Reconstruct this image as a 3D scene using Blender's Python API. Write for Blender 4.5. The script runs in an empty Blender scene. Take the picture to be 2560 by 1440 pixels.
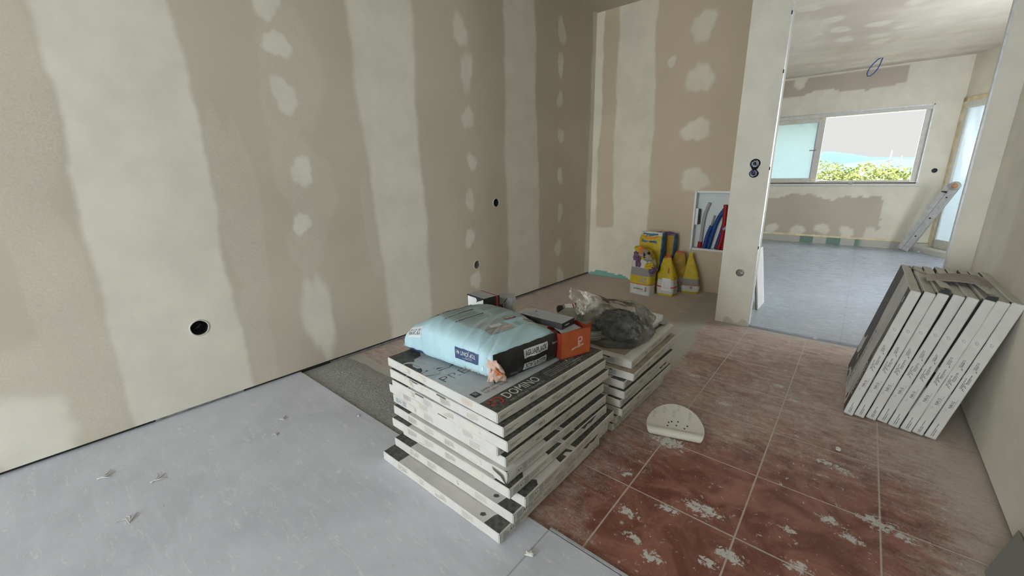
import bpy, bmesh, math, random
import numpy as np
from mathutils import Vector, Matrix, noise
SC = bpy.context.scene
COL = SC.collection
rnd = random.Random(7)

# ------------------------------------------------------------ camera
F_PX = 1024.24
R = [(0.76635276, 0.15691985, -0.62296036), (0.64220610, -0.21215095, 0.73658896), (-0.01657620, -0.96455593, -0.26335735)]
cam_d = bpy.data.cameras.new('camera'); cam = bpy.data.objects.new('camera', cam_d); COL.objects.link(cam)
cam_d.sensor_width = 36; cam_d.sensor_fit = 'HORIZONTAL'; cam_d.lens = F_PX / 2560 * 36
cam_d.clip_start = 0.02; cam_d.clip_end = 2000
m = Matrix([[R[i][0], -R[i][1], -R[i][2], 0] for i in range(3)] + [[0, 0, 0, 1]])
cam.matrix_world = Matrix.Translation((0, 0, 1.05)) @ m
SC.camera = cam
vs = SC.view_settings
vs.view_transform = 'Standard'; vs.look = 'None'; vs.gamma = 1; vs.use_curve_mapping = False
vs.exposure = 0.08
SC.cycles.max_bounces = 8; SC.cycles.diffuse_bounces = 5; SC.cycles.transparent_max_bounces = 14; SC.cycles.use_adaptive_sampling = True; SC.cycles.adaptive_threshold = 0.04
SC.cycles.sample_clamp_indirect = 6

# ------------------------------------------------------------ sky: pale horizon to the north, bright blue-white on the lit side
w = bpy.data.worlds.new('sky'); SC.world = w; w.use_nodes = True
nt = w.node_tree; nt.nodes.clear()
def wn(t, **k):
    n = nt.nodes.new(t)
    for a, b in k.items(): setattr(n, a, b)
    return n
tc = wn('ShaderNodeTexCoord')
dot = wn('ShaderNodeVectorMath', operation='DOT_PRODUCT'); dot.inputs[1].default_value = (0.05, 1, -0.15)
nt.links.new(tc.outputs['Generated'], dot.inputs[0])
mr = wn('ShaderNodeMapRange', interpolation_type='SMOOTHSTEP')
mr.inputs['From Min'].default_value = 0.25; mr.inputs['From Max'].default_value = 0.93
mr.inputs['To Min'].default_value = 1; mr.inputs['To Max'].default_value = 0
nt.links.new(dot.outputs['Value'], mr.inputs['Value'])
mx = wn('ShaderNodeMix', data_type='RGBA')
mx.inputs['A'].default_value = (0.74, 0.75, 0.735, 1)
SKY_BRIGHT = (10.0, 10.9, 12.1, 1)
mx.inputs['B'].default_value = SKY_BRIGHT
nt.links.new(mr.outputs['Result'], mx.inputs['Factor'])
bg = wn('ShaderNodeBackground'); out = wn('ShaderNodeOutputWorld')
nt.links.new(mx.outputs['Result'], bg.inputs['Color']); nt.links.new(bg.outputs[0], out.inputs['Surface'])

def lamp(name, kind, loc, direction=None, **k):
    d = bpy.data.lights.new(name, kind); o = bpy.data.objects.new(name, d); COL.objects.link(o); o.location = loc
    if direction is not None:
        o.rotation_euler = Vector(direction).to_track_quat('-Z', 'Y').to_euler()
    for a, b in k.items(): setattr(d, a, b)
    return o
lamp('sun', 'SUN', (0, -20, 30), (0.12, 0.5, -0.86), energy=1.6, angle=0.01, color=(1, 0.96, 0.88))
# sky portals in the openings, the side one being an added opening (they emit nothing, they only guide the sampling of the sky)
def portal(name, loc, direction, sx, sy):
    o = lamp(name, 'AREA', loc, direction, shape='RECTANGLE', size=sx, size_y=sy)
    o.data.cycles.is_portal = True
REAR_Y = -3.0
portal('portal_rear', (-1.05, REAR_Y, 1.08), (0, 1, 0), 1.9, 2.1)
portal('portal_window', (-0.05, 7.62, 1.35), (0, -1, 0), 1.1, 0.92)
portal('portal_added_side', (1.72, 4.7, 1.15), (-1, 0, 0), 1.3, 1.9)  # unseen side opening, added to bring more daylight into the far room

# ------------------------------------------------------------ materials
def lin(c):
    return tuple(((x / 255) / 12.92 if x / 255 <= 0.04045 else ((x / 255 + 0.055) / 1.055) ** 2.4) for x in c) + (1,)
class NT:
    def __init__(s, name):
        s.m = bpy.data.materials.new(name); s.m.use_nodes = True; s.t = s.m.node_tree
        s.b = s.t.nodes['Principled BSDF']; s.o = s.t.nodes['Material Output']
    def n(s, t, ins=None, **k):
        x = s.t.nodes.new(t)
        for a, b in k.items(): setattr(x, a, b)
        for a, b in (ins or {}).items():
            if hasattr(b, 'is_linked') or isinstance(b, bpy.types.NodeSocket): s.t.links.new(b, x.inputs[a])
            else: x.inputs[a].default_value = b
        return x
    def noise(s, scale, detail=4, rough=0.55, co=None, dist=0):
        x = s.n('ShaderNodeTexNoise', {'Scale': scale, 'Detail': detail, 'Roughness': rough, 'Distortion': dist})
        s.t.links.new(co or s.obj(), x.inputs['Vector']); return x.outputs['Fac']
    def obj(s):
        if not hasattr(s, '_o'): s._o = s.n('ShaderNodeTexCoord')
        return s._o.outputs['Object']
    def geo(s):
        if not hasattr(s, '_g'): s._g = s.n('ShaderNodeNewGeometry')
        return s._g.outputs['Position']
    def rng(s, v, a, b, c=0, d=1, smooth=True):
        x = s.n('ShaderNodeMapRange', {'Value': v, 'From Min': a, 'From Max': b, 'To Min': c, 'To Max': d}, interpolation_type='SMOOTHSTEP' if smooth else 'LINEAR')
        return x.outputs['Result']
    def mix(s, f, a, b):
        x = s.n('ShaderNodeMix', data_type='RGBA')
        for i, v in (('Factor', f), ('A', a), ('B', b)):
            if isinstance(v, bpy.types.NodeSocket): s.t.links.new(v, x.inputs[i])
            elif i == 'Factor': x.inputs[i].default_value = v
            else:
                x.inputs[i].default_value = v
        return x.outputs['Result']
    def math(s, op, a, b=0.0, c=None):
        x = s.n('ShaderNodeMath', operation=op)
        for i, v in enumerate((a, b) if c is None else (a, b, c)):
            if isinstance(v, bpy.types.NodeSocket): s.t.links.new(v, x.inputs[i])
            else: x.inputs[i].default_value = v
        return x.outputs[0]
    def attr(s, name):
        return s.n('ShaderNodeAttribute', attribute_name=name).outputs['Fac']
    def set(s, **k):
        for a, v in k.items():
            a = a.replace('_', ' ')
            if isinstance(v, bpy.types.NodeSocket): s.t.links.new(v, s.b.inputs[a])
            else: s.b.inputs[a].default_value = v
        return s
    def bump(s, h, strength=0.3, dist=0.01):
        x = s.n('ShaderNodeBump', {'Height': h, 'Strength': strength, 'Distance': dist}); s.t.links.new(x.outputs[0], s.b.inputs['Normal']); return s
def flat(name, c, rough=0.7, metal=0, var=0.0, spec=0.3, scale=30, bump=0):
    n = NT(name)
    if var:
        f = n.noise(scale, 5); c2 = tuple(x * (1 - var) for x in c[:3]) + (1,); c3 = tuple(min(1, x * (1 + var)) for x in c[:3]) + (1,)
        n.set(Base_Color=n.mix(n.rng(f, 0.3, 0.7), c2, c3))
        if bump: n.bump(f, bump, 0.003)
    else: n.set(Base_Color=c)
    n.set(Roughness=rough, Metallic=metal); n.b.inputs['Specular IOR Level'].default_value = spec
    return n.m

def drywall(name, board, comp, rough=0.85):
    n = NT(name)
    p = n.attr('plaster'); thin = n.attr('haze')
    fine = n.noise(90, 6, 0.7, n.geo()); med = n.noise(9, 5, 0.6, n.geo()); big = n.noise(1.6, 3, 0.5, n.geo())
    e = n.math('ADD', p, n.math('MULTIPLY', n.math('SUBTRACT', fine, 0.5), 0.45))
    e = n.math('ADD', e, n.math('MULTIPLY', n.math('SUBTRACT', med, 0.5), 0.25))
    f = n.rng(e, 0.05, 0.95)
    hz = n.math('MULTIPLY', n.rng(n.math('ADD', n.noise(150, 6, 0.8, n.geo()), n.math('MULTIPLY', n.math('SUBTRACT', thin, 1.0), 0.45)), 0.36, 0.60), n.math('MULTIPLY', n.rng(thin, 0, 0.35), 0.34))
    f = n.math('MAXIMUM', f, hz)
    bcol = n.mix(n.rng(big, 0.35, 0.65), tuple(x * 0.95 for x in board[:3]) + (1,), tuple(x * 1.05 for x in board[:3]) + (1,))
    ccol = n.mix(n.rng(n.noise(5, 5, 0.6, n.geo()), 0.3, 0.7), tuple(x * 0.94 for x in comp[:3]) + (1,), tuple(min(1, x * 1.05) for x in comp[:3]) + (1,))
    c = n.mix(f, bcol, ccol)
    tl = n.attr('teal'); tf = n.rng(n.math('ADD', tl, n.math('MULTIPLY', n.math('SUBTRACT', med, 0.5), 0.6)), 0.45, 0.55)
    c = n.mix(tf, c, (0.2, 0.42, 0.34, 1))
    n.set(Base_Color=c, Roughness=rough); n.b.inputs['Specular IOR Level'].default_value = 0.15
    n.bump(n.math('ADD', n.math('MULTIPLY', fine, 0.3), f), 0.12, 0.003)
    return n.m
BOARD = (0.545, 0.494, 0.39, 1); COMP = (0.72, 0.688, 0.59, 1)
M_DRY = drywall('drywall', BOARD, COMP)
M_ALC = drywall('drywall_brown', (0.58, 0.485, 0.345, 1), (0.74, 0.685, 0.54, 1))
M_R2 = drywall('drywall_room2', (0.49, 0.42, 0.34, 1), (0.72, 0.67, 0.55, 1))
M_CEIL2 = drywall('drywall_ceiling', (0.49, 0.42, 0.345, 1), (0.615, 0.555, 0.465, 1))

# old red slate-look tiles with dust
n = NT('red_tile')
gpos = n.geo(); sep = n.n('ShaderNodeSeparateXYZ', {'Vector': gpos})
TX0, TY0, TP = -0.1365, 1.5, 0.3325
def grid(sock, o):
    a = n.math('DIVIDE', n.math('SUBTRACT', sock, o - 50 * TP), TP)
    fr = n.math('FRACT', a); return n.math('MINIMUM', fr, n.math('SUBTRACT', 1, fr)), n.math('FLOOR', a)
gx, ix = grid(sep.outputs['X'], TX0); gy, iy = grid(sep.outputs['Y'], TY0)
wob = n.math('MULTIPLY', n.math('SUBTRACT', n.noise(25, 3, 0.6, gpos), 0.5), 0.008)
grout = n.rng(n.math('ADD', n.math('MINIMUM', gx, gy), wob), 0.004, 0.011, 1, 0)
cell = n.n('ShaderNodeTexWhiteNoise', {'Vector': n.n('ShaderNodeCombineXYZ', {'X': ix, 'Y': iy}).outputs[0]}).outputs['Value']
sl = n.noise(7, 7, 0.62, gpos, 1.2); fi = n.noise(60, 5, 0.65, gpos)
red = n.mix(n.rng(sl, 0.35, 0.68), (0.165, 0.050, 0.030, 1), (0.36, 0.155, 0.11, 1))
red = n.mix(n.math('MULTIPLY', cell, 0.25), red, (0.22, 0.10, 0.075, 1))
dust_a = n.attr('dust')
sc_map = n.n('ShaderNodeMapping', {'Vector': gpos, 'Rotation': (0, 0, 0.6), 'Scale': (1, 3.2, 1)})
d1 = n.noise(9, 8, 0.72, sc_map.outputs[0], 0.8); d2 = n.noise(34, 6, 0.75, gpos, 0.6); d3 = n.noise(3.0, 4, 0.55, gpos)
dd = n.math('ADD', n.math('MULTIPLY', d1, 0.5), n.math('MULTIPLY', d2, 0.3)); dd = n.math('ADD', dd, n.math('MULTIPLY', d3, 0.2))
lvl = n.math('ADD', dd, n.math('MULTIPLY', n.math('SUBTRACT', dust_a, 0.5), 0.75))
film = n.rng(n.math('ADD', lvl, n.math('MULTIPLY', n.math('SUBTRACT', n.noise(150, 4, 0.8, gpos), 0.5), 0.35)), 0.30, 0.68)
c = n.mix(n.math('MULTIPLY', film, 0.86), red, (0.64, 0.57, 0.50, 1))
cem = n.attr('cement'); cf = n.rng(n.math('ADD', cem, n.math('MULTIPLY', n.math('SUBTRACT', d1, 0.5), 1.0)), 0.35, 0.65)
c = n.mix(n.math('MULTIPLY', cf, 0.85), c, (0.45, 0.445, 0.40, 1))
sp = n.noise(42, 6, 0.8, gpos, 0.4)
spots = n.rng(n.math('ADD', sp, n.math('MULTIPLY', n.math('SUBTRACT', dd, 0.5), 0.6)), 0.62, 0.66)
c = n.mix(n.math('MULTIPLY', spots, 0.8), c, (0.68, 0.66, 0.61, 1))
spl = n.attr('splat'); sf = n.rng(n.math('ADD', spl, n.math('MULTIPLY', n.math('SUBTRACT', n.noise(55, 6, 0.75, gpos, .5), 0.5), 2.2)), 0.55, 0.68)
c = n.mix(sf, c, (0.60, 0.595, 0.57, 1))
c = n.mix(n.math('MULTIPLY', grout, 0.8), c, (0.58, 0.51, 0.44, 1))
n.set(Base_Color=c, Roughness=n.rng(film, 0, 1, 0.34, 0.62)); n.b.inputs['Specular IOR Level'].default_value = 0.45
n.bump(n.math('ADD', n.math('MULTIPLY', sl, 0.8), n.math('SUBTRACT', n.math('MULTIPLY', fi, 0.15), n.math('MULTIPLY', grout, 0.25))), 0.35, 0.012)
M_TILE = n.m

def porcelain(name, base, dustc, r0, r1, seams):
    n = NT(name); g = n.geo()
    a = n.noise(2.2, 7, 0.62, g, 0.5)
    mp = n.n('ShaderNodeMapping', {'Vector': g, 'Scale': (2.2, 9, 1), 'Rotation': (0, 0, 0.15)})
    b = n.noise(3, 7, 0.7, mp.outputs[0], 0.6); f = n.noise(70, 5, 0.7, g)
    c = n.mix(n.rng(a, 0.3, 0.7), tuple(x * 0.9 for x in base[:3]) + (1,), tuple(x * 1.08 for x in base[:3]) + (1,))
    c = n.mix(n.math('MULTIPLY', n.rng(b, 0.42, 0.75), 0.5), c, dustc)
    st = n.noise(6, 9, 0.8, mp.outputs[0], 1.0)
    c = n.mix(n.math('MULTIPLY', n.rng(n.math('ADD', st, n.math('MULTIPLY', f, 0.12)), 0.62, 0.70), 0.6), c, (0.80, 0.80, 0.80, 1))
    spk = n.noise(46, 7, 0.85, g, 0.3); pt = n.noise(4.5, 4, 0.6, g); k_ = n.rng(n.math('ADD', spk, n.math('MULTIPLY', pt, 0.45)), 0.86, 0.93); c = n.mix(n.math('MULTIPLY', k_, 0.7), c, (0.84, 0.84, 0.83, 1)); c = n.mix(n.math('MULTIPLY', n.rng(n.noise(80, 4, 0.8, g), 0.66, 0.74), 0.35), c, (0.25, 0.25, 0.24, 1))
    s2 = n.n('ShaderNodeSeparateXYZ', {'Vector': g})
    for ax, pos in seams:
        d = n.math('ABSOLUTE', n.math('SUBTRACT', s2.outputs[ax], pos))
        c = n.mix(n.math('MULTIPLY', n.rng(d, 0.001, 0.0035, 1, 0), 0.55), c, (0.2, 0.195, 0.18, 1))
    n.set(Base_Color=c, Roughness=n.rng(b, 0.35, 0.7, r0, r1)); n.b.inputs['Specular IOR Level'].default_value = 0.5
    n.bump(n.math('ADD', f, b), 0.06, 0.002)
    return n.m
M_GREY1 = porcelain('grey_porcelain', (0.555, 0.575, 0.635, 1), (0.67, 0.69, 0.75, 1), 0.45, 0.7, [('X', -0.575)])
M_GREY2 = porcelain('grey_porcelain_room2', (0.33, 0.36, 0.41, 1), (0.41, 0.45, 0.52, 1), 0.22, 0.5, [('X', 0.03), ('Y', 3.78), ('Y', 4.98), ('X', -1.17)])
M_GAP = flat('dark_gap', (0.03, 0.028, 0.025, 1), 0.9)
M_TRACK = flat('steel_track', (0.25, 0.25, 0.25, 1), 0.5, 0.3, 0.3)
M_BEAD = flat('corner_bead_metal', (0.62, 0.63, 0.66, 1), 0.35, 0.5, 0.1)
M_WHITE = flat('white_lacquer', (0.76, 0.77, 0.75, 1), 0.35, 0, 0.03)
M_FRAME = flat('frame_white', (0.62, 0.60, 0.54, 1), 0.5, 0, 0.06)
M_TAPE = flat('masking_tape', (0.72, 0.60, 0.38, 1), 0.6, 0, 0.15, scale=12)
M_BLACK = flat('black_print', (0.028, 0.028, 0.027, 1), 0.5, 0, 0.3)
M_DUSTBLK = flat('dusty_black_print', (0.075, 0.075, 0.07, 1), 0.6, 0, 0.45, scale=60)
M_INK = flat('ink', (0.10, 0.10, 0.10, 1), 0.7)
M_INKF = flat('faint_ink', (0.30, 0.295, 0.28, 1), 0.75)
M_INKR = flat('red_ink', (0.45, 0.28, 0.24, 1), 0.75)
M_BEIGEP = flat('beige_print', (.60, .575, .50, 1), .7)
M_CARD = flat('white_cardboard', (0.595, 0.575, 0.53, 1), 0.6, 0, 0.06, scale=14)
M_CARDT = flat('grey_blue_lid', (0.46, 0.49, 0.51, 1), 0.5, 0, 0.12, scale=9)
M_CARDW = flat('dusty_white_lid', (0.56, 0.545, 0.53, 1), 0.65, 0, 0.08, scale=9)
M_CARDTAN = flat('tan_dusty_lid', (0.30, 0.255, 0.20, 1), 0.7, 0, 0.25, scale=12)
M_KRAFT = flat('kraft_cardboard', (0.36, 0.29, 0.21, 1), 0.8, 0, 0.12)
M_REDP = flat('red_print', (0.38, 0.045, 0.035, 1), 0.5)
M_WP = flat('white_print', (0.75, 0.75, 0.73, 1), 0.5)
M_GREYP = flat('grey_print', (0.36, 0.38, 0.385, 1), 0.6)

# ------------------------------------------------------------ mesh builder
class MB:
    def __init__(s): s.v = []; s.f = []; s.m = []; s.mats = []; s.smooth = []
    def mi(s, mat):
        if mat not in s.mats: s.mats.append(mat)
        return s.mats.index(mat)
    def add(s, vs_, fs, mat, smooth=False, tf=None):
        k = len(s.v); i = s.mi(mat)
        s.v += [tuple(tf(Vector(p))) if tf else tuple(p) for p in vs_]
        for f in fs: s.f.append([k + j for j in f]); s.m.append(i); s.smooth.append(smooth)
        return s
    def box(s, a, b, mat, tf=None, bev=0.0):
        x0, y0, z0 = a; x1, y1, z1 = b
        if bev:
            bm = bmesh.new(); bmesh.ops.create_cube(bm, size=1)
            for v in bm.verts: v.co = Vector(((x0 + x1) / 2 + v.co.x * (x1 - x0), (y0 + y1) / 2 + v.co.y * (y1 - y0), (z0 + z1) / 2 + v.co.z * (z1 - z0)))
            bmesh.ops.bevel(bm, geom=bm.edges[:], offset=bev, segments=2, affect='EDGES', profile=0.7)
            bm.verts.ensure_lookup_table(); bm.verts.index_update()
            s.add([v.co for v in bm.verts], [[v.index for v in f.verts] for f in bm.faces], mat, False, tf); bm.free(); return s
        p = [(x, y, z) for z in (z0, z1) for y in (y0, y1) for x in (x0, x1)]
        return s.add(p, [(0, 2, 3, 1), (4, 5, 7, 6), (0, 1, 5, 4), (2, 6, 7, 3), (0, 4, 6, 2), (1, 3, 7, 5)], mat, False, tf)
    def quad(s, pts, mat, tf=None): return s.add(pts, [tuple(range(len(pts)))], mat, False, tf)
    def sheet(s, fn, nu, nv, mat, smooth=True, tf=None):
        vs_ = [fn(i / nu, j / nv) for j in range(nv + 1) for i in range(nu + 1)]
        fs = [(j * (nu + 1) + i, j * (nu + 1) + i + 1, (j + 1) * (nu + 1) + i + 1, (j + 1) * (nu + 1) + i) for j in range(nv) for i in range(nu)]
        return s.add(vs_, fs, mat, smooth, tf)
    def tube(s, pts, r, mat, seg=12, caps=True, tf=None, ripple=0):
        pts = [Vector(p) for p in pts]; vs_ = []; n_ = len(pts)
        up = Vector((0.3, 0.9, 0.2)).normalized()
        for i, p in enumerate(pts):
            d = (pts[min(i + 1, n_ - 1)] - pts[max(i - 1, 0)]).normalized()
            a = d.cross(up)
            if a.length < 1e-3: a = d.cross(Vector((1, 0, 0)))
            a.normalize(); b = d.cross(a); rr = (r[i] if isinstance(r, (list, tuple)) else r) * (1 + ripple * (1 if i % 2 else -1))
            vs_ += [p + a * (rr * math.cos(2 * math.pi * k / seg)) + b * (rr * math.sin(2 * math.pi * k / seg)) for k in range(seg)]
        fs = [(i * seg + k, i * seg + (k + 1) % seg, (i + 1) * seg + (k + 1) % seg, (i + 1) * seg + k) for i in range(n_ - 1) for k in range(seg)]
        if caps: fs += [tuple(range(seg))[::-1], tuple((n_ - 1) * seg + k for k in range(seg))]
        return s.add(vs_, fs, mat, True, tf)
    def ob(s, name, parent=None, recalc=False):
        me = bpy.data.meshes.new(name); me.from_pydata(s.v, [], s.f)
        for mt in s.mats: me.materials.append(mt)
        me.polygons.foreach_set('material_index', s.m); me.polygons.foreach_set('use_smooth', s.smooth)
        if recalc:
            bm = bmesh.new(); bm.from_mesh(me); bmesh.ops.recalc_face_normals(bm, faces=bm.faces[:]); bm.to_mesh(me); bm.free()
        me.update()
        o = bpy.data.objects.new(name, me); COL.objects.link(o)
        if parent: o.parent = parent
        return o
def struct(o, **k): o['kind'] = 'structure'; [o.__setitem__(a, b) for a, b in k.items()]; return o
def tag(o, label, cat, group=None, kind=None):
    o['label'] = label; o['category'] = cat
    if group: o['group'] = group
    if kind: o['kind'] = kind
    return o
def empty(name, loc=(0, 0, 0), rz=0):
    o = bpy.data.objects.new(name, None); COL.objects.link(o); o.location = loc; o.rotation_euler = (0, 0, rz); o.empty_display_size = 0.05; return o
def recess(o, origin):
    """move the origin of a mesh object to origin without moving its shape"""
    o.data.transform(Matrix.Translation(-Vector(origin))); o.location = origin; return o

_tc = {}
def text2d(txt, bold=0.0, shear=0.0):
    """2-D outline of a line of lettering, height of capitals scaled to 1"""
    key = (txt, bold, shear)
    if key in _tc: return _tc[key]
    cu = bpy.data.curves.new('t', 'FONT'); cu.body = txt; cu.resolution_u = 2; cu.offset = bold; cu.shear = shear; cu.fill_mode = 'FRONT'
    ob = bpy.data.objects.new('t', cu); me = bpy.data.meshes.new_from_object(ob)
    v = [(p.co.x, p.co.y) for p in me.vertices]; f = [list(p.vertices) for p in me.polygons]
    bpy.data.objects.remove(ob); bpy.data.curves.remove(cu); bpy.data.meshes.remove(me)
    x0 = min(a for a, b in v); x1 = max(a for a, b in v)
    sc = 1 / 0.69
    v = [((a - x0) * sc, b * sc) for a, b in v]
    _tc[key] = (v, f, (x1 - x0) * sc); return _tc[key]
def text(mb, txt, mat, fn, x, y, h, width=None, bold=0.0, shear=0.0):
    """place lettering: fn(u, v) gives the 3-D point of the plane; x, y lower-left corner"""
    v, f, wd = text2d(txt, bold, shear); sx = (width / wd) if width else h
    mb.add([fn(x + a * sx, y + b * h) for a, b in v], f, mat)
def rect(mb, mat, fn, x0, y0, x1, y1, nu=1, nv=1, tf=None):
    mb.sheet(lambda a, b: fn(x0 + (x1 - x0) * a, y0 + (y1 - y0) * b), nu, nv, mat, False)
def poly(mb, mat, fn, pts): mb.add([fn(a, b) for a, b in pts], [tuple(range(len(pts)))], mat)
def stroke(mb, mat, fn, pts, wds):
    """brush stroke through pts with widths wds"""
    n_ = len(pts); L = []; Rr = []
    for i, p in enumerate(pts):
        a = pts[max(0, i - 1)]; b = pts[min(n_ - 1, i + 1)]; dx, dy = b[0] - a[0], b[1] - a[1]; l = math.hypot(dx, dy) or 1
        w_ = wds[i] / 2; L.append(fn(p[0] - dy / l * w_, p[1] + dx / l * w_)); Rr.append(fn(p[0] + dy / l * w_, p[1] - dx / l * w_))
    mb.add(L + Rr, [(n_ + i, n_ + i + 1, i + 1, i) for i in range(n_ - 1)], mat)
def para(mb, mat, fn, x, y, wd, lines, pitch, th, r, head=None):
    """block of small print: thin broken lines"""
    for i in range(lines):
        xx = x; end = x + wd * (1 if i < lines - 1 else 0.6) * r.uniform(0.85, 1)
        while xx < end - 0.002:
            l = min(r.uniform(0.008, 0.03), end - xx); rect(mb, head if (head and i == 0) else mat, fn, xx, y - i * pitch, xx + l, y - i * pitch + th); xx += l + 0.0018

# ------------------------------------------------------------ room shell
def plane_grid(name, mat, origin, du, dv, lu, lv, step, attrs, holes=(), flip=False):
    """wall plane as a fine grid carrying painted joint-compound masks; holes are round cut-outs (u, v, r)"""
    nu = max(1, round(lu / step)); nv = max(1, round(lv / step))
    U, V = np.meshgrid(np.linspace(0, lu, nu + 1), np.linspace(0, lv, nv + 1)); 
    U = U.copy(); V = V.copy()
    idx = np.arange((nu + 1) * (nv + 1)).reshape(nv + 1, nu + 1)
    cu = (U[:-1, :-1] + U[1:, 1:]) / 2; cv = (V[:-1, :-1] + V[1:, 1:]) / 2; keep = np.ones(cu.shape, bool)
    for h in holes:
        if len(h) == 3: keep &= np.hypot(cu - h[0], cv - h[1]) > h[2]
        else: keep &= ~((cu > h[0]) & (cu < h[1]) & (cv > h[2]) & (cv < h[3]))
    for h in holes:
        if len(h) == 3:
            out_ = np.zeros(U.shape, bool); inn = np.zeros(U.shape, bool)
            for a, b in ((0, 0), (0, 1), (1, 0), (1, 1)):
                sl_ = (slice(a, U.shape[0] - 1 + a), slice(b, U.shape[1] - 1 + b)); out_[sl_] |= keep; inn[sl_] |= ~keep
            d = np.hypot(U - h[0], V - h[1]); bd = out_ & inn & (d < h[2] * 2)
            k = np.where(bd, h[2] / np.maximum(d, 1e-6), 1); U = np.where(bd, h[0] + (U - h[0]) * k, U); V = np.where(bd, h[1] + (V - h[1]) * k, V)
    o, du, dv = Vector(origin), Vector(du).normalized(), Vector(dv).normalized()
    P = np.array(o)[None] + U.reshape(-1, 1) * np.array(du)[None] + V.reshape(-1, 1) * np.array(dv)[None]
    q = np.stack([idx[:-1, :-1], idx[:-1, 1:], idx[1:, 1:], idx[1:, :-1]], -1)[keep]
    if flip: q = q[:, ::-1]
    me = bpy.data.meshes.new(name); me.from_pydata(P.tolist(), [], q.tolist()); me.materials.append(mat)
    for an, fn in attrs.items():
        A = me.attributes.new(an, 'FLOAT', 'POINT'); A.data.foreach_set('value', np.clip(fn(U, V), 0, 1).reshape(-1).astype(np.float32))
    me.update(); ob = bpy.data.objects.new(name, me); COL.objects.link(ob); return ob
rs = np.random.RandomState(3)
def wobble(t, seed, amp, fr=1.0):
    r_ = np.random.RandomState(seed); s_ = np.zeros_like(t)
    for k in range(7): s_ += np.sin(t * fr * (1.7 ** k) * 1.3 + r_.rand() * 6.28) * (0.7 ** k)
    return s_ * amp / 2
def sstep(x, a, b): t_ = np.clip((x - a) / (b - a), 0, 1); return t_ * t_ * (3 - 2 * t_)
def band(u, v, l, r_, seed, soft=0.025):
    """vertical band between u = l(v) and r(v); l, r as lists of (v, u)"""
    lv_ = np.interp(v, [a for a, b in l], [b for a, b in l]) + wobble(v, seed, 0.016, 3); rv = np.interp(v, [a for a, b in r_], [b for a, b in r_]) + wobble(v, seed + 1, 0.016, 3)
    return sstep(u, lv_ - soft, lv_ + soft) * (1 - sstep(u, rv - soft, rv + soft))
def blob(u, v, cu, cv, ru, rv, seed, soft=0.45, rot=0.0):
    du_, dv_ = u - cu, v - cv; c_, s_ = math.cos(rot), math.sin(rot); a, b = (du_ * c_ + dv_ * s_) / ru, (-du_ * s_ + dv_ * c_) / rv
    ang = np.arctan2(b, a); k = 1 + 0.16 * np.sin(2 * ang + seed) + 0.1 * np.sin(3 * ang + seed * 2.1) + 0.06 * np.sin(7 * ang + seed * 1.3)
    return 1 - sstep(np.hypot(a, b) / k, 1 - soft, 1 + soft)
CEIL = 2.335
H1 = 2.515   # ceiling height of the nearer room
KL = 0.02265
A0 = Vector((-2.19, 3.90, 0)); dL = Vector((-KL, -1, 0)).normalized()
Z0L = 0.024
def left_mask(U, V):
    y = 3.90 - U * abs(dL.y); z = V + Z0L; mk = np.zeros_like(y)
    mk = np.maximum(mk, band(y, z, [(0, .128), (.8, .155), (2.4, .18)], [(0, .60), (1, .585), (2.4, .57)], 1))
    mk = np.maximum(mk, 0.9 * band(y, z, [(0, 1.41), (.9, 1.40), (1.5, 1.335), (2.4, 1.36)], [(0, 1.755), (2.4, 1.76)], 5, .03))
    mk = np.maximum(mk, 0.9 * band(y, z, [(0, 2.575), (2.4, 2.58)], [(0, 3.02), (1.3, 2.99), (2.4, 2.94)], 9, .03))
    mk = np.maximum(mk, 0.8 * band(y, z, [(0, 3.80), (2.4, 3.83)], [(0, 4.2), (2.4, 4.2)], 12, .03))
    mk = np.maximum(mk, band(y, z, [(0, -1.25), (2.4, -1.2)], [(0, -.80), (2.4, -.82)], 15))
    bl = [(.942, 1.84, .06, .07), (.965, 1.675, .06, .065), (.963, 1.45, .06, .085), (.995, 1.09, .062, .07), (.955, .825, .045, .06), (.975, .30, .075, .27),
          (2.147, 1.99, .07, .09), (2.19, 1.75, .06, .12), (2.186, 1.451, .05, .08), (2.208, 1.154, .045, .065), (2.172, .885, .05, .07), (2.155, .605, .05, .07), (2.199, .269, .05, .08),
          (3.326, 2.24, .06, .1), (3.315, 1.985, .05, .09), (3.31, 1.696, .045, .07), (3.33, 1.396, .045, .07), (3.326, 1.044, .045, .07), (3.335, .712, .045, .08), (3.309, .368, .05, .09), (3.35, .08, .06, .09),
          (-.16, .12, .16, .17), (-.2, 1.2, .1, .13), (-.2, 1.9, .1, .1)]
    for i, (a, b, c_, d) in enumerate(bl): mk = np.maximum(mk, (0.78 if a > 2 else 0.92) * blob(y, z, a, b, c_, d, i * 1.7, .35))
    return mk
def left_haze(U, V):
    y = 3.90 - U * abs(dL.y); z = V + Z0L; mk = np.zeros_like(y)
    for i, (a, b, c_, d) in enumerate([(1.0, 1.55, .15, .42), (1.01, 1.02, .17, .28), (.97, .72, .13, .16), (.05, 1.5, .12, .6), (.03, .8, .11, .5), (.10, .25, .07, .3), (.68, .9, .1, .6), (.66, .3, .09, .3), (-.1, .22, .25, .3), (1.36, .75, .06, .35)]):
        mk = np.maximum(mk, blob(y, z, a, b, c_, d, i * 2.3 + 1, .22))
    return mk
LLEN = 6.93
wl = plane_grid('wall_left', M_DRY, A0 + Vector((0, 0, Z0L)), dL, (0, 0, 1), LLEN, H1 - Z0L + 0.01, 0.0065, {'plaster': left_mask, 'haze': left_haze},
                holes=[(3.90 - .43, .395 - Z0L, .036), (3.90 - 2.215, .388 - Z0L, .033), (3.90 - 2.45, .849 - Z0L, .033)])
struct(wl)
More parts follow.
